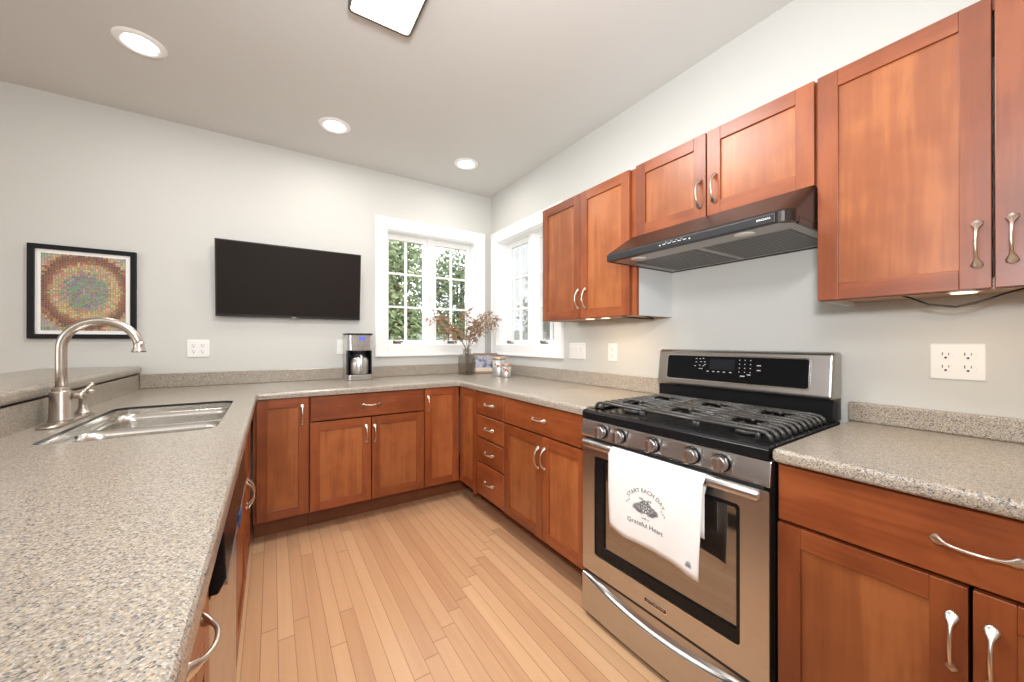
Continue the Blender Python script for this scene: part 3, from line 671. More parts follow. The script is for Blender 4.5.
for i in range(3):
    for j in range(4): dash(0.398+0.022*i, 1.108-0.017*j, 0.004, 0.003)
for x, z, wd in ((0.412,1.040,0.018),(0.437,1.047,0.014)): dash(x, z, wd, 0.0035)
put('key_lettering', b, mark_w, pn, recalc=False); b = B()
for x, z, wd in ((0.474,1.088,0.016),(0.474,1.068,0.014)): dash(x, z, wd, 0.0035)
put('key_lettering', b, mark_w, pn, recalc=False)
b = B(); facepanel(b, 0.268, 1.062, 0.378, 1.108, 0.003, 0.003, 0.0037); put('display', b, simple('display_glass', (0.012, 0.013, 0.017), 0.2, spec=0.3), pn)

# ------------------------------------------------------------------ towel
hz, hx = 0.764, RF-0.039
t = thing('tea_towel', 'white printed tea towel draped over the oven door handle', 'towel', (hx, -2.211, 0), 0.025)
Wt = 0.368
def tow(u, v):
    """u across (0..1, toward camera), v metres down the front from the bar top (negative = behind)"""
    y = -u*Wt; rr = 0.021
    if v < 0: y *= 1-0.045*min(1, -v/0.05); xo, zz = rr-0.004, hz - (-v) + 0.005
    else: xo, zz = -rr, hz - v + 0.005
    if abs(v) < 0.001: xo, zz = 0, hz+rr-0.002
    wv = 0.0045*math.sin(u*9+0.6)*min(1, abs(v)/0.12) + 0.003*math.sin(u*17+v*14)*min(1, abs(v)/0.15)
    if v > 0: xo -= max(-0.001, wv) + 0.004*min(1, v/0.25)
    return Vector((xo, y - 0.012*min(1, max(v, 0)/0.3)*(0.5-u)*2, zz))
def sheet(b, vs, u0, u1, end):
    nu = 28; g = []
    for v in vs:
        row = []
        for i in range(nu+1):
            u = u0+(u1-u0)*i/nu; vv = v if v < 0.001 else v*end(u); row.append(b.bm.verts.new(tow(u, vv)))
        g.append(row)
    for j in range(len(vs)-1):
        for i in range(nu): f = b.bm.faces.new((g[j][i], g[j][i+1], g[j+1][i+1], g[j+1][i])); f.smooth = True
b = B()
vs = [-0.195, -0.17, -0.14, -0.10, -0.06, -0.03, -0.008, 0.0, 0.010, 0.03] + [0.03+0.245*k/14 for k in range(1, 15)]
sheet(b, vs, 0, 1, lambda u: 1.02+0.10*u+0.02*math.sin(u*7))
fr = put('cloth', b, towel_m, t, recalc=True)
md = fr.modifiers.new('thick', 'SOLIDIFY'); md.thickness = 0.0022; md.offset = 0
def ontow(px, pz):    # px metres across from the left hem, pz metres below the bar
    p = tow(px/Wt, pz); return (p.x-0.0022, p.y, p.z)
cxm, top = 0.166, 0.106
def arch(x, y, R=0.088):
    a = x/R; rr = R+y; return ontow(cxm+rr*math.sin(a), top+R-rr*math.cos(a))
b = B(); add_text(b, 'START EACH DAY', 0.0200, arch)
put('lettering', b, ink, t, recalc=False)
b = B(); add_text(b, 'with a', 0.012, lambda x, y: ontow(cxm+x, top+0.092-y)); add_text(b, 'Grateful Heart', 0.0225, lambda x, y: ontow(cxm+x*1.12, top+0.118-y))
put('lettering', b, ink, t, recalc=False)
b = B()
def disc(cx, cy, r0, r1, n=24, a0=0, a1=2*PI):
    A = [b.bm.verts.new(ontow(cx+r0*math.cos(a0+(a1-a0)*i/n), cy+r0*math.sin(a0+(a1-a0)*i/n))) for i in range(n+1)]
    D = [b.bm.verts.new(ontow(cx+r1*math.cos(a0+(a1-a0)*i/n), cy+r1*math.sin(a0+(a1-a0)*i/n))) for i in range(n+1)]
    for i in range(n): b.bm.faces.new((A[i], A[i+1], D[i+1], D[i]))
def flower(cx, cy, r, petals):
    disc(cx, cy, 0.0005, r*0.22, 12); disc(cx, cy, r*0.33, r*0.42, 16)
    for k in range(petals):
        a = 2*PI*k/petals; disc(cx+math.cos(a)*r*0.68, cy+math.sin(a)*r*0.68, r*0.16, r*0.29, 10)
    for k in range(petals):
        a = 2*PI*(k+.5)/petals; disc(cx+math.cos(a)*r*0.9, cy+math.sin(a)*r*0.9, r*0.05, r*0.14, 8)
oy = top+0.052
flower(cxm, oy-0.004, 0.023, 9)
for q in (-1, 1):
    for k in range(2): disc(cxm+q*(0.012+0.009*k), top+0.024, 0.0018, 0.004, 10)
put('flower_print', b, ink_grey, t, recalc=False)
for q in (-1, 1):
    b = B(); flower(cxm+q*0.029, oy+0.006, 0.015, 7)
    for k in range(5): flower(cxm+q*(0.014+0.008*k), oy+(0.018 if k < 3 else 0.012)-0.001*k, 0.007, 6); flower(cxm+q*(0.009+0.009*k), oy-0.017+0.0045*k, 0.006, 5)
    put('flower_print', b, ink_grey, t, recalc=False)
    b = B()
    for k in range(3): disc(cxm+q*(0.066+0.007*k), top+0.040+0.006*k, 0.0013, 0.003, 8)
    put('flourish_print', b, ink_grey, t, recalc=False)
b = B(); flower(Wt-0.033, 0.270, 0.009, 6); flower(Wt-0.039, 0.275, 0.006, 5); flower(Wt-0.027, 0.275, 0.006, 5)
put('hem_mark', b, ink_grey, t, recalc=False)

# ------------------------------------------------------------------ range hood
HY = -1.9865
t = thing('range_hood', 'dark brown under-cabinet range hood above the gas range', 'range hood', (-0.500, HY, 0), RW)
Wh = 0.736
b = B(); rs = []; rc = 0.045; xs = [0.0, 0.3, Wh-rc] + [Wh-rc+rc*math.sin(PI/2*k/8) for k in range(1, 9)]
for x in xs:
    o_ = rc-math.sqrt(max(0, rc*rc-max(0, x-(Wh-rc))**2)); o_ *= 0.85
    rs.append([(x, 0.498, 1.560), (x, 0.498, 1.704), (x, min(0.40, 0.172+o_), 1.704), (x, 0.004+o_, 1.601), (x, 0.0+o_, 1.595), (x, 0.0+o_, 1.562), (x, 0.012+o_, 1.561), (x, 0.012+o_, 1.580), (x, 0.480, 1.580), (x, 0.480, 1.560)])
b.rings(rs)
for f in b.bm.faces: f.smooth = False
b.box((0.001, 0.014, 1.560), (0.012, 0.480, 1.5805)); b.box((Wh-0.010, 0.06, 1.560), (Wh-0.001, 0.480, 1.5805))
put('shell', b, black_hood, t, 0.004, 3)
b = B(); b.prism([(0.006, 1.5605), (-0.007, 1.5625), (-0.0075, 1.590), (-0.002, 1.5965), (0.006, 1.5965)], 0.0, Wh-0.042, 'yz'); fa = put('fascia', b, black_pl, t, 0.002)
b = B()
for i in range(5): b.box((0.298+0.022*i, -0.0095, 1.577), (0.311+0.022*i, -0.007, 1.5795))
for x in (0.285, 0.412): b.lathe([(0.003, 0.007), (0.003, 0.009)], (x, 0, 1.577), 10, 'y')
for i in range(4): b.box((0.31+0.022*i, -0.0092, 1.5835), (0.318+0.022*i, -0.007, 1.5848))
put('buttons', b, mark_w, fa)
b = B(); add_text(b, 'BROAN', 0.0095, lambda x, y: (0.662+x*1.25, -0.0082, 1.5755+y)); put('logo', b, simple('logo_white', (0.85, 0.85, 0.85), 0.4), fa, recalc=False)
b = B(); b.holed([(0.012, 0.012), (Wh-0.045, 0.012), (Wh-0.012, 0.06), (Wh-0.012, 0.482), (0.012, 0.482)], [[(0.05, 0.115), (0.362, 0.115), (0.362, 0.462), (0.05, 0.462)], [(0.385, 0.115), (0.69, 0.115), (0.69, 0.462), (0.385, 0.462)]], 1.563, 1.567)
put('underside', b, grey_metal, t)
for x0, x1 in ((0.05, 0.362), (0.385, 0.69)):
    b = B(); b.box((x0, 0.115, 1.5695), (x1, 0.462, 1.5765), 1)
    for k in range(15):
        y = 0.124+0.330*k/14; b.box((x0+0.004, y-0.0055, 1.5625), (x1-0.004, y+0.0055, 1.5640))
    put('filter', b, [filter_m, black_mt], t)
for x in (0.125, 0.573): put('lamp_lens', B().lathe([(0.034, 1.5630), (0.030, 1.5600), (0.012, 1.5585)], (x, 0.062, 0), 24), simple('clear_lens', (0.75, 0.75, 0.73), 0.15), t)

# ------------------------------------------------------------------ television
t = thing('television', 'black flat-screen television tilted on the back wall', 'television', (-1.6895, 0, 1.616)); TI = Matrix.Rotation(math.radians(5.7), 4, 'X')
def tilted(b): bmesh.ops.transform(b.bm, matrix=Matrix.Translation((0, -0.075, 0)) @ TI, verts=b.bm.verts[:]); return b
TW, TH = 0.4545, 0.2565
b = B(); b.box((-TW, 0.0, -TH), (TW, 0.018, TH)); b.box((-TW*0.6, 0.018, -TH*0.7), (TW*0.6, 0.035, TH*0.4)); put('casing', tilted(b), tv_bez, t, 0.003)
put('screen', tilted(B().box((-TW+0.008, -0.0012, -TH+0.016), (TW-0.008, 0.001, TH-0.008))), tv_scr, t)
b = B(); b.prism([(-0.022, -TH-0.008), (0.022, -TH-0.008), (0.012, -TH+0.009), (-0.012, -TH+0.009)], -0.003, 0.004, 'xz'); put('logo_tab', tilted(b), simple('tab_grey', (0.16, 0.155, 0.15), 0.35), t)
b = B(); b.box((-TW, -0.0016, -TH), (TW, 0.0, -TH+0.006)); put('bottom_strip', tilted(b), tv_bez, t)
put('wall_bracket', B().box((-0.12, -0.045, -0.1), (0.12, -0.001, 0.1)), black_mt, t)

# ------------------------------------------------------------------ framed mosaic print
def mosaic():
    m, nt, b = nodes('mosaic_print'); L = nt.links.new
    tc = N(nt, 'ShaderNodeTexCoord'); sn = N(nt, 'ShaderNodeVectorMath', operation='SNAP'); sn.inputs[1].default_value = (0.0105, 1, 0.0105); L(tc.outputs['Object'], sn.inputs[0])
    ln = N(nt, 'ShaderNodeVectorMath', operation='MULTIPLY'); ln.inputs[1].default_value = (1, 0, 0.86); L(sn.outputs[0], ln.inputs[0])
    le = N(nt, 'ShaderNodeVectorMath', operation='LENGTH'); L(ln.outputs[0], le.inputs[0])
    wn = N(nt, 'ShaderNodeTexWhiteNoise', noise_dimensions='3D'); L(sn.outputs[0], wn.inputs['Vector'])
    a = N(nt, 'ShaderNodeMath', operation='MULTIPLY_ADD'); L(wn.outputs['Value'], a.inputs[0]); a.inputs[1].default_value = 0.022; L(le.outputs['Value'], a.inputs[2])
    mr = N(nt, 'ShaderNodeMapRange'); mr.inputs['From Max'].default_value = 0.27; L(a.outputs[0], mr.inputs['Value'])
    r = ramp(nt, [(0.0, (0.34, 0.30, 0.27)), (0.18, (0.25, 0.28, 0.22)), (0.34, (0.22, 0.27, 0.24)), (0.44, (0.48, 0.36, 0.19)), (0.54, (0.58, 0.42, 0.24)), (0.60, (0.30, 0.11, 0.06)), (0.70, (0.15, 0.055, 0.045)), (0.76, (0.38, 0.17, 0.08)), (0.82, (0.50, 0.42, 0.30)), (1.0, (0.22, 0.26, 0.27))])
    L(mr.outputs[0], r.inputs[0])
    mx = N(nt, 'ShaderNodeMix', data_type='RGBA', blend_type='OVERLAY'); mx.inputs[0].default_value = 0.4; L(r.outputs[0], mx.inputs[6]); L(wn.outputs['Color'], mx.inputs[7])
    # thin pale lines between the tiles
    fr = N(nt, 'ShaderNodeVectorMath', operation='SUBTRACT'); L(tc.outputs['Object'], fr.inputs[0]); L(sn.outputs[0], fr.inputs[1])
    sx = N(nt, 'ShaderNodeSeparateXYZ'); L(fr.outputs[0], sx.inputs[0])
    mn = N(nt, 'ShaderNodeMath', operation='MINIMUM'); L(sx.outputs[0], mn.inputs[0]); L(sx.outputs[2], mn.inputs[1])
    lt = N(nt, 'ShaderNodeMath', operation='LESS_THAN'); L(mn.outputs[0], lt.inputs[0]); lt.inputs[1].default_value = 0.0016
    m2 = N(nt, 'ShaderNodeMix', data_type='RGBA'); L(lt.outputs[0], m2.inputs[0]); L(mx.outputs[2], m2.inputs[6]); m2.inputs[7].default_value = (0.24, 0.2, 0.15, 1)
    L(m2.outputs[2], b.inputs['Base Color']); b.inputs['Roughness'].default_value = 0.7; return m
t = thing('framed_print', 'black framed mosaic print of concentric rings on the back wall', 'picture', (-2.750, 0, 1.4725))
FW, FH = 0.2185, 0.2665; fb = 0.026
b = B(); b.holed([(-FW, -FH), (FW, -FH), (FW, FH), (-FW, FH)], [[(-FW+fb, -FH+fb), (FW-fb, -FH+fb), (FW-fb, FH-fb), (-FW+fb, FH-fb)]], -0.001, -0.026, 'xz'); put('frame', b, frame_blk, t, 0.002)
put('mat', B().box((-FW+fb, -0.012, -FH+fb), (FW-fb, -0.002, FH-fb)), mat_white, t)
put('print', B().box((-FW+fb+0.022, -0.0135, -FH+fb+0.021), (FW-fb-0.022, -0.012, FH-fb-0.021)), mosaic(), t)

# ------------------------------------------------------------------ outlets and switches
def plate(name, label, cat, loc, rotz, gangs, kind):
    t = thing(name, label, cat, loc, rotz); w2 = 0.035+0.023*(gangs-1)
    b = B(); b.rings([[(x, 0, z) for x, z in rrect(-w2, -0.057, w2, 0.057, 0.004, 3)], [(x, -0.004, z) for x, z in rrect(-w2, -0.057, w2, 0.057, 0.004, 3)], [(x, -0.006, z) for x, z in rrect(-w2+0.003, -0.054, w2-0.003, 0.054, 0.003, 3)]])
    for f in b.bm.faces: f.smooth = False
    put('cover_plate', b, white_pl, t)
    for g in range(gangs):
        x = 0.046*(g-(gangs-1)/2)
        if kind == 'outlet':
            for z in (0.02, -0.02):
                b = B(); b.rings([[(x+p, -0.006, z+q) for p, q in rrect(-0.0165, -0.0145, 0.0165, 0.0145, 0.0125, 5)], [(x+p, -0.0078, z+q) for p, q in rrect(-0.016, -0.014, 0.016, 0.014, 0.012, 5)]])
                for f in b.bm.faces: f.smooth = False
                r = put('receptacle', b, white_pl, t)
                b = B(); b.box((x-0.0078, -0.0082, z+0.0), (x-0.0056, -0.0075, z+0.009)).box((x+0.0056, -0.0082, z+0.001), (x+0.0074, -0.0075, z+0.008)); b.lathe([(0.0032, 0.0075), (0.0032, 0.0082)], (x, 0, z-0.0075), 10, 'y'); put('slots', b, slot_m, r)
        else:
            b = B(); b.box((x-0.0165, -0.0072, -0.033), (x+0.0165, -0.0055, 0.033)); b.prism([(-0.0072, -0.031), (-0.0085, 0.0), (-0.0115, 0.031), (-0.0072, 0.031)], x-0.0155, x+0.0155, 'yz'); put('rocker', b, white_pl, t, 0.0008)
    return t
plate('wall_outlet', 'white double outlet on the back wall below the television', 'outlet', (-2.237, -0.0005, 1.143), 0, 2, 'outlet')
plate('light_switch', 'white switch plate on the back wall half hidden by the coffee maker', 'switch', (-1.360, -0.0005, 1.147), 0, 1, 'switch')
plate('light_switch', 'wide white switch plate beside the right window, under the wall cabinet', 'switch', (-0.0005, -1.240, 1.122), RW, 3, 'switch')
plate('wall_outlet', 'single white outlet on the right wall close to the range console', 'outlet', (-0.0005, -1.566, 1.120), RW, 1, 'outlet')
plate('wall_outlet', 'white four-socket outlet on the wall above the right worktop', 'outlet', (-0.0005, -2.985, 1.125), RW, 2, 'outlet')

# ------------------------------------------------------------------ ceiling lights
def lamp_light(name, loc, power, size, rect=None, col=(1, 0.97, 0.92)):
    d = bpy.data.lights.new(name, 'AREA'); d.energy = power; d.color = col
    if rect: d.shape = 'RECTANGLE'; d.size, d.size_y = rect
    else: d.shape = 'DISK'; d.size = size
    o = bpy.data.objects.new(name, d); C.objects.link(o); o.location = loc; return o
for lab, x, y in (('recessed ceiling downlight above the sink, largest in view', -2.355, -0.762), ('recessed ceiling downlight above the television wall, middle one', -1.480, -0.520), ('recessed ceiling downlight closest to the room corner', -0.520, -0.510)):
    t = thing('downlight', lab, 'ceiling light', (x, y, H), 0, 'recessed downlights in the ceiling')
    b = B(); b.lathe([(0.062, -0.001), (0.062, -0.004), (0.074, -0.010), (0.090, -0.007), (0.097, 0.0)], (0,0,0), 40, cap=False); put('trim_ring', b, trim_m, t, smooth=True)
    b = B(); b.lathe([(0.064, -0.0015), (0.058, -0.005), (0.03, -0.008), (0.004, -0.009)], (0,0,0), 32); put('lamp', b, lamp_e, t, smooth=True)
    b = B()
    for a in (0.5, 3.6): b.box((0.058*math.cos(a)-0.004, 0.058*math.sin(a)-0.004, -0.010), (0.058*math.cos(a)+0.004, 0.058*math.sin(a)+0.004, -0.004))
    put('clip', b, grey_metal, t)
    lamp_light('downlight_light', (x, y, H-0.013), 4, 0.12)
t = thing('ceiling_fixture', 'rectangular flush ceiling light with thin bronze frame', 'ceiling light', (-1.428, -1.82, 0))
fw, fl, zb = 0.134, 0.30, 2.580
b = B(); b.holed(rrect(-fw, -fl, fw, fl, 0.024, 6), [rrect(-fw+0.011, -fl+0.011, fw-0.011, fl-0.011, 0.016, 6)], zb, H-0.0005); put('frame', b, dk_frame, t, 0.002)
put('diffuser', B().prism(rrect(-fw+0.011, -fl+0.011, fw-0.011, fl-0.011, 0.016, 6), zb+0.003, H-0.002, 'xy'), flush_e, t)
lamp_light('fixture_light', (-1.428, -1.82, zb-0.004), 26, 0, (0.22, 0.55), (1, 0.98, 0.96))

# under-cabinet lamps and their cords
for lab, x, y in (('puck lamp with warm glow under the right wall cabinet', -0.268, -3.03), ('puck lamp under the left wall cabinet, nearer the window', -0.262, -1.63), ('puck lamp under the left wall cabinet, nearer the hood', -0.256, -1.745)):
    t = thing('puck_lamp', lab, 'lamp', (x, y, UZ0+0.0118))
    put('housing', B().lathe([(0.034, 0), (0.034, -0.010), (0.030, -0.013)], (0,0,0), 24), white_pl, t)
    put('lens', B().lathe([(0.026, -0.012), (0.022, -0.0155), (0.004, -0.016)], (0,0,0), 24), halo_e, t)
    lamp_light('puck_light', (x, y, UZ0-0.007), 0.7, 0.045, None, (1, 0.72, 0.42))
cz = UZ0+0.010
tag(put('lamp_cord', B().tube([(-0.17, -2.895, cz), (-0.16, -2.91, cz-0.006), (-0.15, -2.948, cz-0.030), (-0.148, -3.0, cz-0.041), (-0.15, -3.04, cz-0.032), (-0.16, -3.09, cz-0.012), (-0.17, -3.13, cz)], 0.0028, 8), black_pl, smooth=True),
    'black cord sagging below the right wall cabinet', 'cord')
tag(put('lamp_cord', B().tube([(-0.20, -1.80, cz), (-0.18, -1.84, cz-0.010), (-0.12, -1.89, cz-0.016), (-0.07, -1.92, cz-0.018), (-0.05, -1.90, cz-0.012), (-0.06, -1.86, cz)], 0.0035, 8), black_pl, smooth=True),
    'dark cord looped below the left wall cabinet', 'cord')

# ------------------------------------------------------------------ coffee maker
t = thing('coffee_maker', 'stainless coffee maker with thermal carafe on the back counter', 'coffee maker', (-1.263, -0.118, CT+0.0008), math.radians(2))
hw = 0.089
put('base', B().prism(rrect(-hw, -0.093, hw, 0.093, 0.02, 4), 0.0, 0.042, 'xy'), steel_h, t, 0.003)
put('column', B().prism(rrect(-hw, 0.048, hw, 0.093, 0.016, 4), 0.042, 0.225, 'xy'), black_pl, t, 0.002)
b = B()
for q_ in (-1, 1): b.box((q_*(hw-0.007), -0.070, 0.042), (q_*hw, 0.04, 0.225))
put('uprights', b, black_pl, t, 0.003)
b = B(); b.prism(rrect(-hw, -0.088, hw, 0.093, 0.024, 5), 0.225, 0.345, 'xy'); hd = put('head', b, steel_v, t, 0.003)
for s in (-1, 1): put('side_panel', B().box((s*hw-0.0015, -0.02, 0.012), (s*hw+0.0015, 0.085, 0.34)), steel_v, t, 0.001)
put('lid', B().prism(rrect(-hw-0.006, -0.094, hw+0.006, 0.096, 0.026, 5), 0.345, 0.357, 'xy'), black_pl, t, 0.003)
put('display', B().box((-0.010, -0.0905, 0.302), (0.034, -0.0875, 0.332)), simple('lcd_blue', (0.06, 0.07, 0.35), 0.3, emit=(0.25, 0.3, 0.95), es=0.5), hd)
b = B()
for i in range(4): b.lathe([(0.005, 0.0875), (0.005, 0.091)], (-0.045+0.026*i, 0, 0.262), 12, 'y')
put('buttons', b, chrome, hd)
put('brew_basket', B().lathe([(0.055, 0.205), (0.062, 0.224)], (0, -0.02, 0), 24), black_pl, t)
b = B(); b.lathe([(0.064, 0.044), (0.072, 0.050), (0.0755, 0.08), (0.0755, 0.125), (0.070, 0.165), (0.052, 0.180)], (0, -0.030, 0), 32); ca = put('carafe', b, steel_v, t, smooth=True)
put('carafe_lid', B().lathe([(0.052, 0.180), (0.054, 0.194), (0.045, 0.202), (0.01, 0.203)], (0, -0.030, 0), 28), black_pl, ca)
b = B(); b.tube([(0, -0.078, 0.192), (0, -0.108, 0.190), (0, -0.122, 0.168), (0, -0.122, 0.085), (0, -0.116, 0.064), (0, -0.102, 0.058)], [(0.006, 0.011)]*6, 10, up=(0, 0, 1)); put('carafe_handle', b, steel_v, ca, smooth=True)

# ------------------------------------------------------------------ vase with dried branches
VX, VY = -0.365, -0.205
t = thing('glass_vase', 'smoky glass jar vase on the counter in the window corner', 'vase', (VX, VY, CT+0.0008))
b = B(); rs = []
def sq(h, r, z):
    return [Matrix.Rotation(0.35, 3, 'Z') @ Vector((x, y, z)) for x, y in rrect(-h, -h, h, h, r, 6)]
for h, r, z in ((0.056, 0.014, 0.0), (0.059, 0.016, 0.004), (0.060, 0.016, 0.16), (0.055, 0.022, 0.186), (0.042, 0.035, 0.180), (0.037, 0.0369, 0.188), (0.037, 0.0369, 0.225), (0.040, 0.0399, 0.228), (0.038, 0.0379, 0.232),
                (0.034, 0.0339, 0.228), (0.034, 0.0339, 0.188), (0.052, 0.020, 0.168), (0.0565, 0.013, 0.158), (0.0565, 0.013, 0.010)): rs.append(sq(h, r, z))
b.rings(rs)
put('jar', b, jar_m, t, smooth=True)
leaf_ms = [simple('leaf_rust', (0.40, 0.16, 0.09), 0.7), simple('leaf_brown', (0.34, 0.20, 0.12), 0.7), simple('leaf_olive', (0.34, 0.29, 0.15), 0.7), simple('leaf_tan', (0.50, 0.37, 0.24), 0.7), simple('leaf_plum', (0.28, 0.11, 0.10), 0.7)]
twig_m = simple('twig_bark', (0.20, 0.15, 0.11), 0.8)
def leaf(bm, p, d, n, ln, wd, mi):
    d = d.normalized(); s = d.cross(n)
    if s.length < 1e-3: return
    s.normalize(); n2 = s.cross(d)
    q = [p, p+d*ln*0.45+s*wd+n2*wd*0.3, p+d*ln, p+d*ln*0.45-s*wd+n2*wd*0.3, p+d*ln*0.5-n2*wd*0.25]
    v = [bm.verts.new(x) for x in q]
    for a in ((0, 1, 4), (1, 2, 4), (2, 3, 4), (3, 0, 4)):
        f = bm.faces.new([v[i] for i in a]); f.material_index = mi
rng = random.Random(11)
def branch(label, tip, bend, n_leaf):
    base = Vector((rng.uniform(-0.012, 0.012), rng.uniform(-0.012, 0.012), 0.012)); tip = Vector(tip)
    o = thing('dried_branch', label, 'branch', (VX, VY, CT), 0, 'dried branches in the glass vase')
    neck = Vector((tip.x*0.05, tip.y*0.05, 0.24)); pts = []
    for k in range(15):
        s = k/14
        if s < 0.35: p = base.lerp(neck, s/0.35)
        else:
            u = (s-0.35)/0.65; p = neck.lerp(tip, u) + Vector((0, 0, bend))*math.sin(PI*u)
        pts.append(p)
    b = B(); b.tube(pts, [0.0034-0.0021*k/14 for k in range(15)], 6); lb = bmesh.new(); g = rng
    for k in range(n_leaf):
        s = g.uniform(0.55, 1.0) if g.random() < 0.9 else g.uniform(0.45, 0.6); i = min(13, int(s*14)); p0 = pts[i].lerp(pts[i+1], s*14-i)
        dv = Vector((g.gauss(0, 1), g.gauss(0, 1), g.gauss(0.25, 0.9))).normalized()
        rad = g.uniform(0.02, 0.078)*(1.15-0.45*abs(s-0.78)*2.2); p1 = p0+dv*rad + Vector((0,0,-0.15*rad))
        if k % 3 == 0: b.tube([p0, p0.lerp(p1, 0.5)+Vector((0,0,0.006)), p1], [0.0013, 0.001, 0.0006], 4)
        for q in range(5):
            lp = p0.lerp(p1, g.uniform(0.45, 1.05)); ld = (dv + Vector((g.gauss(0, .8), g.gauss(0, .8), g.gauss(0, .8)))).normalized()
            leaf(lb, lp, ld, Vector((g.gauss(0,1), g.gauss(0,1), g.gauss(0,1))), g.uniform(0.013, 0.028), g.uniform(0.004, 0.008), g.choices(range(5), (4, 4, 6, 4, 2))[0])
    put('twigs', b, twig_m, o, smooth=True)
    l = put('leaves', lb, leaf_ms, o, recalc=False); l['kind'] = 'stuff'
for lab, tip, bend, n in (
    ('dried branch leaning furthest left out of the glass vase, toward the coffee maker', (-0.335, -0.01, 0.50), 0.07, 70),
    ('low leafy dried branch arching left out of the glass vase', (-0.245, -0.05, 0.38), 0.07, 80),
    ('dried branch rising almost upright, left of the vase centre', (-0.005, 0.0, 0.57), 0.02, 62),
    ('dried branch leaning slightly right out of the glass vase', (0.10, -0.035, 0.50), 0.03, 62),
    ('tall dried branch leaning right toward the room corner', (0.20, -0.035, 0.55), 0.03, 74),
    ('dried branch reaching furthest right, in front of the right window', (0.29, -0.09, 0.50), 0.04, 66)):
    branch(lab, tip, bend, n)

# ------------------------------------------------------------------ photo frame and tins
def photo():
    m, nt, b = nodes('snapshot'); L = nt.links.new; tc = N(nt, 'ShaderNodeTexCoord')
    n = N(nt, 'ShaderNodeTexNoise'); n.inputs['Scale'].default_value = 22; n.inputs['Detail'].default_value = 2; L(tc.outputs['Object'], n.inputs['Vector'])
    r = ramp(nt, [(0.35, (0.05, 0.06, 0.10)), (0.45, (0.16, 0.19, 0.28)), (0.52, (0.35, 0.38, 0.45)), (0.60, (0.40, 0.22, 0.16)), (0.68, (0.55, 0.50, 0.42))]); L(n.outputs['Fac'], r.inputs[0])
    sx = N(nt, 'ShaderNodeSeparateXYZ'); L(tc.outputs['Object'], sx.inputs[0]); lt = N(nt, 'ShaderNodeMath', operation='LESS_THAN'); L(sx.outputs[2], lt.inputs[0]); lt.inputs[1].default_value = 0.05
    mx = N(nt, 'ShaderNodeMix', data_type='RGBA'); L(lt.outputs[0], mx.inputs[0]); L(r.outputs[0], mx.inputs[6]); mx.inputs[7].default_value = (0.62, 0.52, 0.4, 1); L(mx.outputs[2], b.inputs['Base Color']); b.inputs['Roughness'].default_value = 0.25; return m
t = thing('photo_frame', 'small wooden photo frame standing in the counter corner', 'photo frame', (-0.152, -0.150, CT+0.001), math.radians(-24))
lean = Matrix.Rotation(math.radians(-9), 4, 'X')
def ln(b): bmesh.ops.transform(b.bm, matrix=lean, verts=b.bm.verts[:]); return b
fwood = wood('frame_oak', 0, ((0.20, 0.10, 0.045), (0.30, 0.16, 0.07), (0.38, 0.22, 0.1)), 0.45, 0.1)
b = B(); b.holed([(-0.115, 0), (0.115, 0), (0.115, 0.186), (-0.115, 0.186)], [[(-0.098, 0.017), (0.098, 0.017), (0.098, 0.169), (-0.098, 0.169)]], 0.008, -0.010, 'xz'); put('frame', ln(b), fwood, t, 0.002)
put('photo', ln(B().box((-0.099, -0.003, 0.016), (0.099, 0.003, 0.170))), photo(), t)
b = B(); b.prism([(-0.02, 0.10), (0.02, 0.10), (0.03, 0.0), (-0.03, 0.0)], 0.0, 0.003, 'xz'); bmesh.ops.transform(b.bm, matrix=Matrix.Translation((0, 0.052, 0)) @ Matrix.Rotation(math.radians(22), 4, 'X'), verts=b.bm.verts[:]); put('easel_back', b, black_mt, t)
tin_m = simple('tin_silver', (0.62, 0.61, 0.59), 0.32, 0.75); tin_lid = simple('tin_lid_copper', (0.55, 0.36, 0.26), 0.3, 0.5); red_m = simple('decal_red', (0.42, 0.09, 0.04), 0.5)
def tin(label, loc, r, h, face):
    t = thing('canister', label, 'canister', loc, 0, 'decorated tins in the counter corner')
    bd = put('body', B().lathe([(r*0.97, 0), (r, 0.004), (r, h-0.022)], (0,0,0), 36), tin_m, t, smooth=False)
    put('lid', B().lathe([(r*1.03, h-0.022), (r*1.04, h-0.018), (r*1.04, h-0.008), (r*0.9, h-0.002), (r*0.2, h)], (0,0,0), 36), tin_lid, t)
    b = B()
    for da, zc, s in ((0, 0.52, 1), (0.42, 0.45, 0.6), (-0.42, 0.6, 0.6)):
        cen = b.bm.verts.new(((r+0.0012)*math.cos(face+da), (r+0.0012)*math.sin(face+da), zc*h)); ring = []
        for k in range(14):
            rr = (0.016 if k % 2 == 0 else 0.009)*s; a = 2*PI*k/14; th = face+da+rr*math.cos(a)/r
            ring.append(b.bm.verts.new(((r+0.0012)*math.cos(th), (r+0.0012)*math.sin(th), zc*h+rr*math.sin(a))))
        for k in range(14): b.bm.faces.new((cen, ring[k], ring[(k+1) % 14]))
    put('flower_decal', b, red_m, bd)
tin('taller silver tin with copper lid and red flowers, behind its smaller twin', (-0.172, -0.442, CT+0.0008), 0.058, 0.166, -2.25)
tin('smaller silver tin with copper lid, in front of the taller one', (-0.184, -0.580, CT+0.0008), 0.041, 0.115, -2.25)

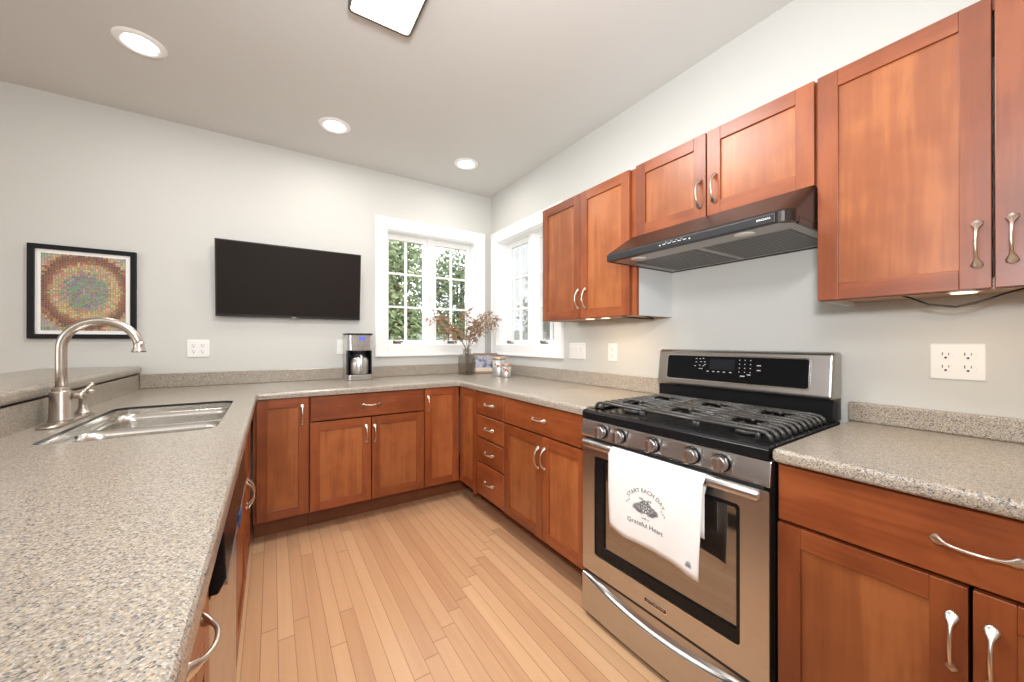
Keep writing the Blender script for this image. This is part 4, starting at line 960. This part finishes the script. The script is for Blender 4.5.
# ------------------------------------------------------------------ garden outside the windows
leaf_g = [simple('leaf_green', (0.21, 0.26, 0.13), 0.6), simple('leaf_light_green', (0.33, 0.39, 0.20), 0.6), simple('leaf_dark_green', (0.13, 0.18, 0.09), 0.6)]
bark = simple('bark', (0.07, 0.055, 0.045), 0.9)
def tree(label, x, y, blobs, n, sz, mix, seed, lean=0.2):
    g = random.Random(seed); o = thing('tree', label, 'tree', (x, y, -0.6), 0, 'trees outside the windows')
    b = B(); b.tube([(0, 0, 0), (lean*0.2, 0, 1.2), (lean*0.6, 0.05, 2.2), (lean, 0.1, 3.6)], [0.12, 0.10, 0.08, 0.04], 10); lb = bmesh.new()
    for (cx, cy, cz_, r) in blobs:
        b.tube([(lean*0.4, 0.03, 1.5), (cx*0.5, cy*0.5, 1.6+(cz_-1.6)*0.45), (cx, cy, cz_)], [0.045, 0.03, 0.012], 7)
        for k in range(5):
            dv = Vector((g.gauss(0,1), g.gauss(0,1), g.gauss(0,.7))).normalized()*r*0.9; b.tube([(cx, cy, cz_), Vector((cx, cy, cz_))+dv], [0.012, 0.004], 5)
        for k in range(int(n*r*r)):
            dv = Vector((g.gauss(0,1), g.gauss(0,1), g.gauss(0,1))).normalized()*r*g.random()**0.5; dv.z *= 0.75
            leaf(lb, Vector((cx, cy, cz_))+dv, Vector((g.gauss(0,1), g.gauss(0,1), g.gauss(-.4,.7))), Vector((g.gauss(0,1), g.gauss(0,1), g.gauss(0,1))), sz*g.uniform(0.7, 1.4), sz*g.uniform(0.18, 0.3), g.choices(range(3), mix)[0])
    put('trunk', b, bark, o, smooth=True); l = put('foliage', lb, leaf_g, o, recalc=False); l['kind'] = 'stuff'
tree('leafy green tree outside the back window, seen through the left sash', -0.35, 4.2, [(-0.2, 0, 3.2, 1.0), (0.5, 0.2, 3.4, 0.9), (0.1, 0.1, 2.5, 0.8), (0.7, -0.1, 2.2, 0.7), (-0.3, 0.2, 2.1, 0.7)], 2400, 0.13, (4, 6, 1), 3)
tree('darker branching tree outside the back window, seen through the right sash', 2.0, 5.2, [(0.0, 0, 3.4, 0.9), (-0.6, 0.2, 3.0, 0.6), (0.3, 0.1, 2.6, 0.6), (-0.4, 0, 2.2, 0.6), (0.2, 0, 2.05, 0.5)], 1700, 0.12, (4, 3, 3), 5)
tree('grey-looking leafy tree behind the fly screen outside the right window', 4.3, 3.6, [(0, 0, 3.4, 1.1), (0.5, 0.5, 2.6, 1.0), (-0.6, -0.3, 2.4, 1.0), (0.1, -0.4, 1.9, 0.8)], 1500, 0.13, (3, 1, 5), 8)
tag(put('garden_wall', B().box((-3, 9.0, -0.6), (9, 9.2, 1.62)), simple('pale_render', (0.55, 0.53, 0.5), 0.9)), 'low pale garden wall far outside the back window', 'garden wall')
o = put('lawn', B().box((-14, 0.2, -0.75), (16, 24, -0.6)), simple('lawn_green', (0.12, 0.17, 0.06), 0.95)); o['kind'] = 'structure'
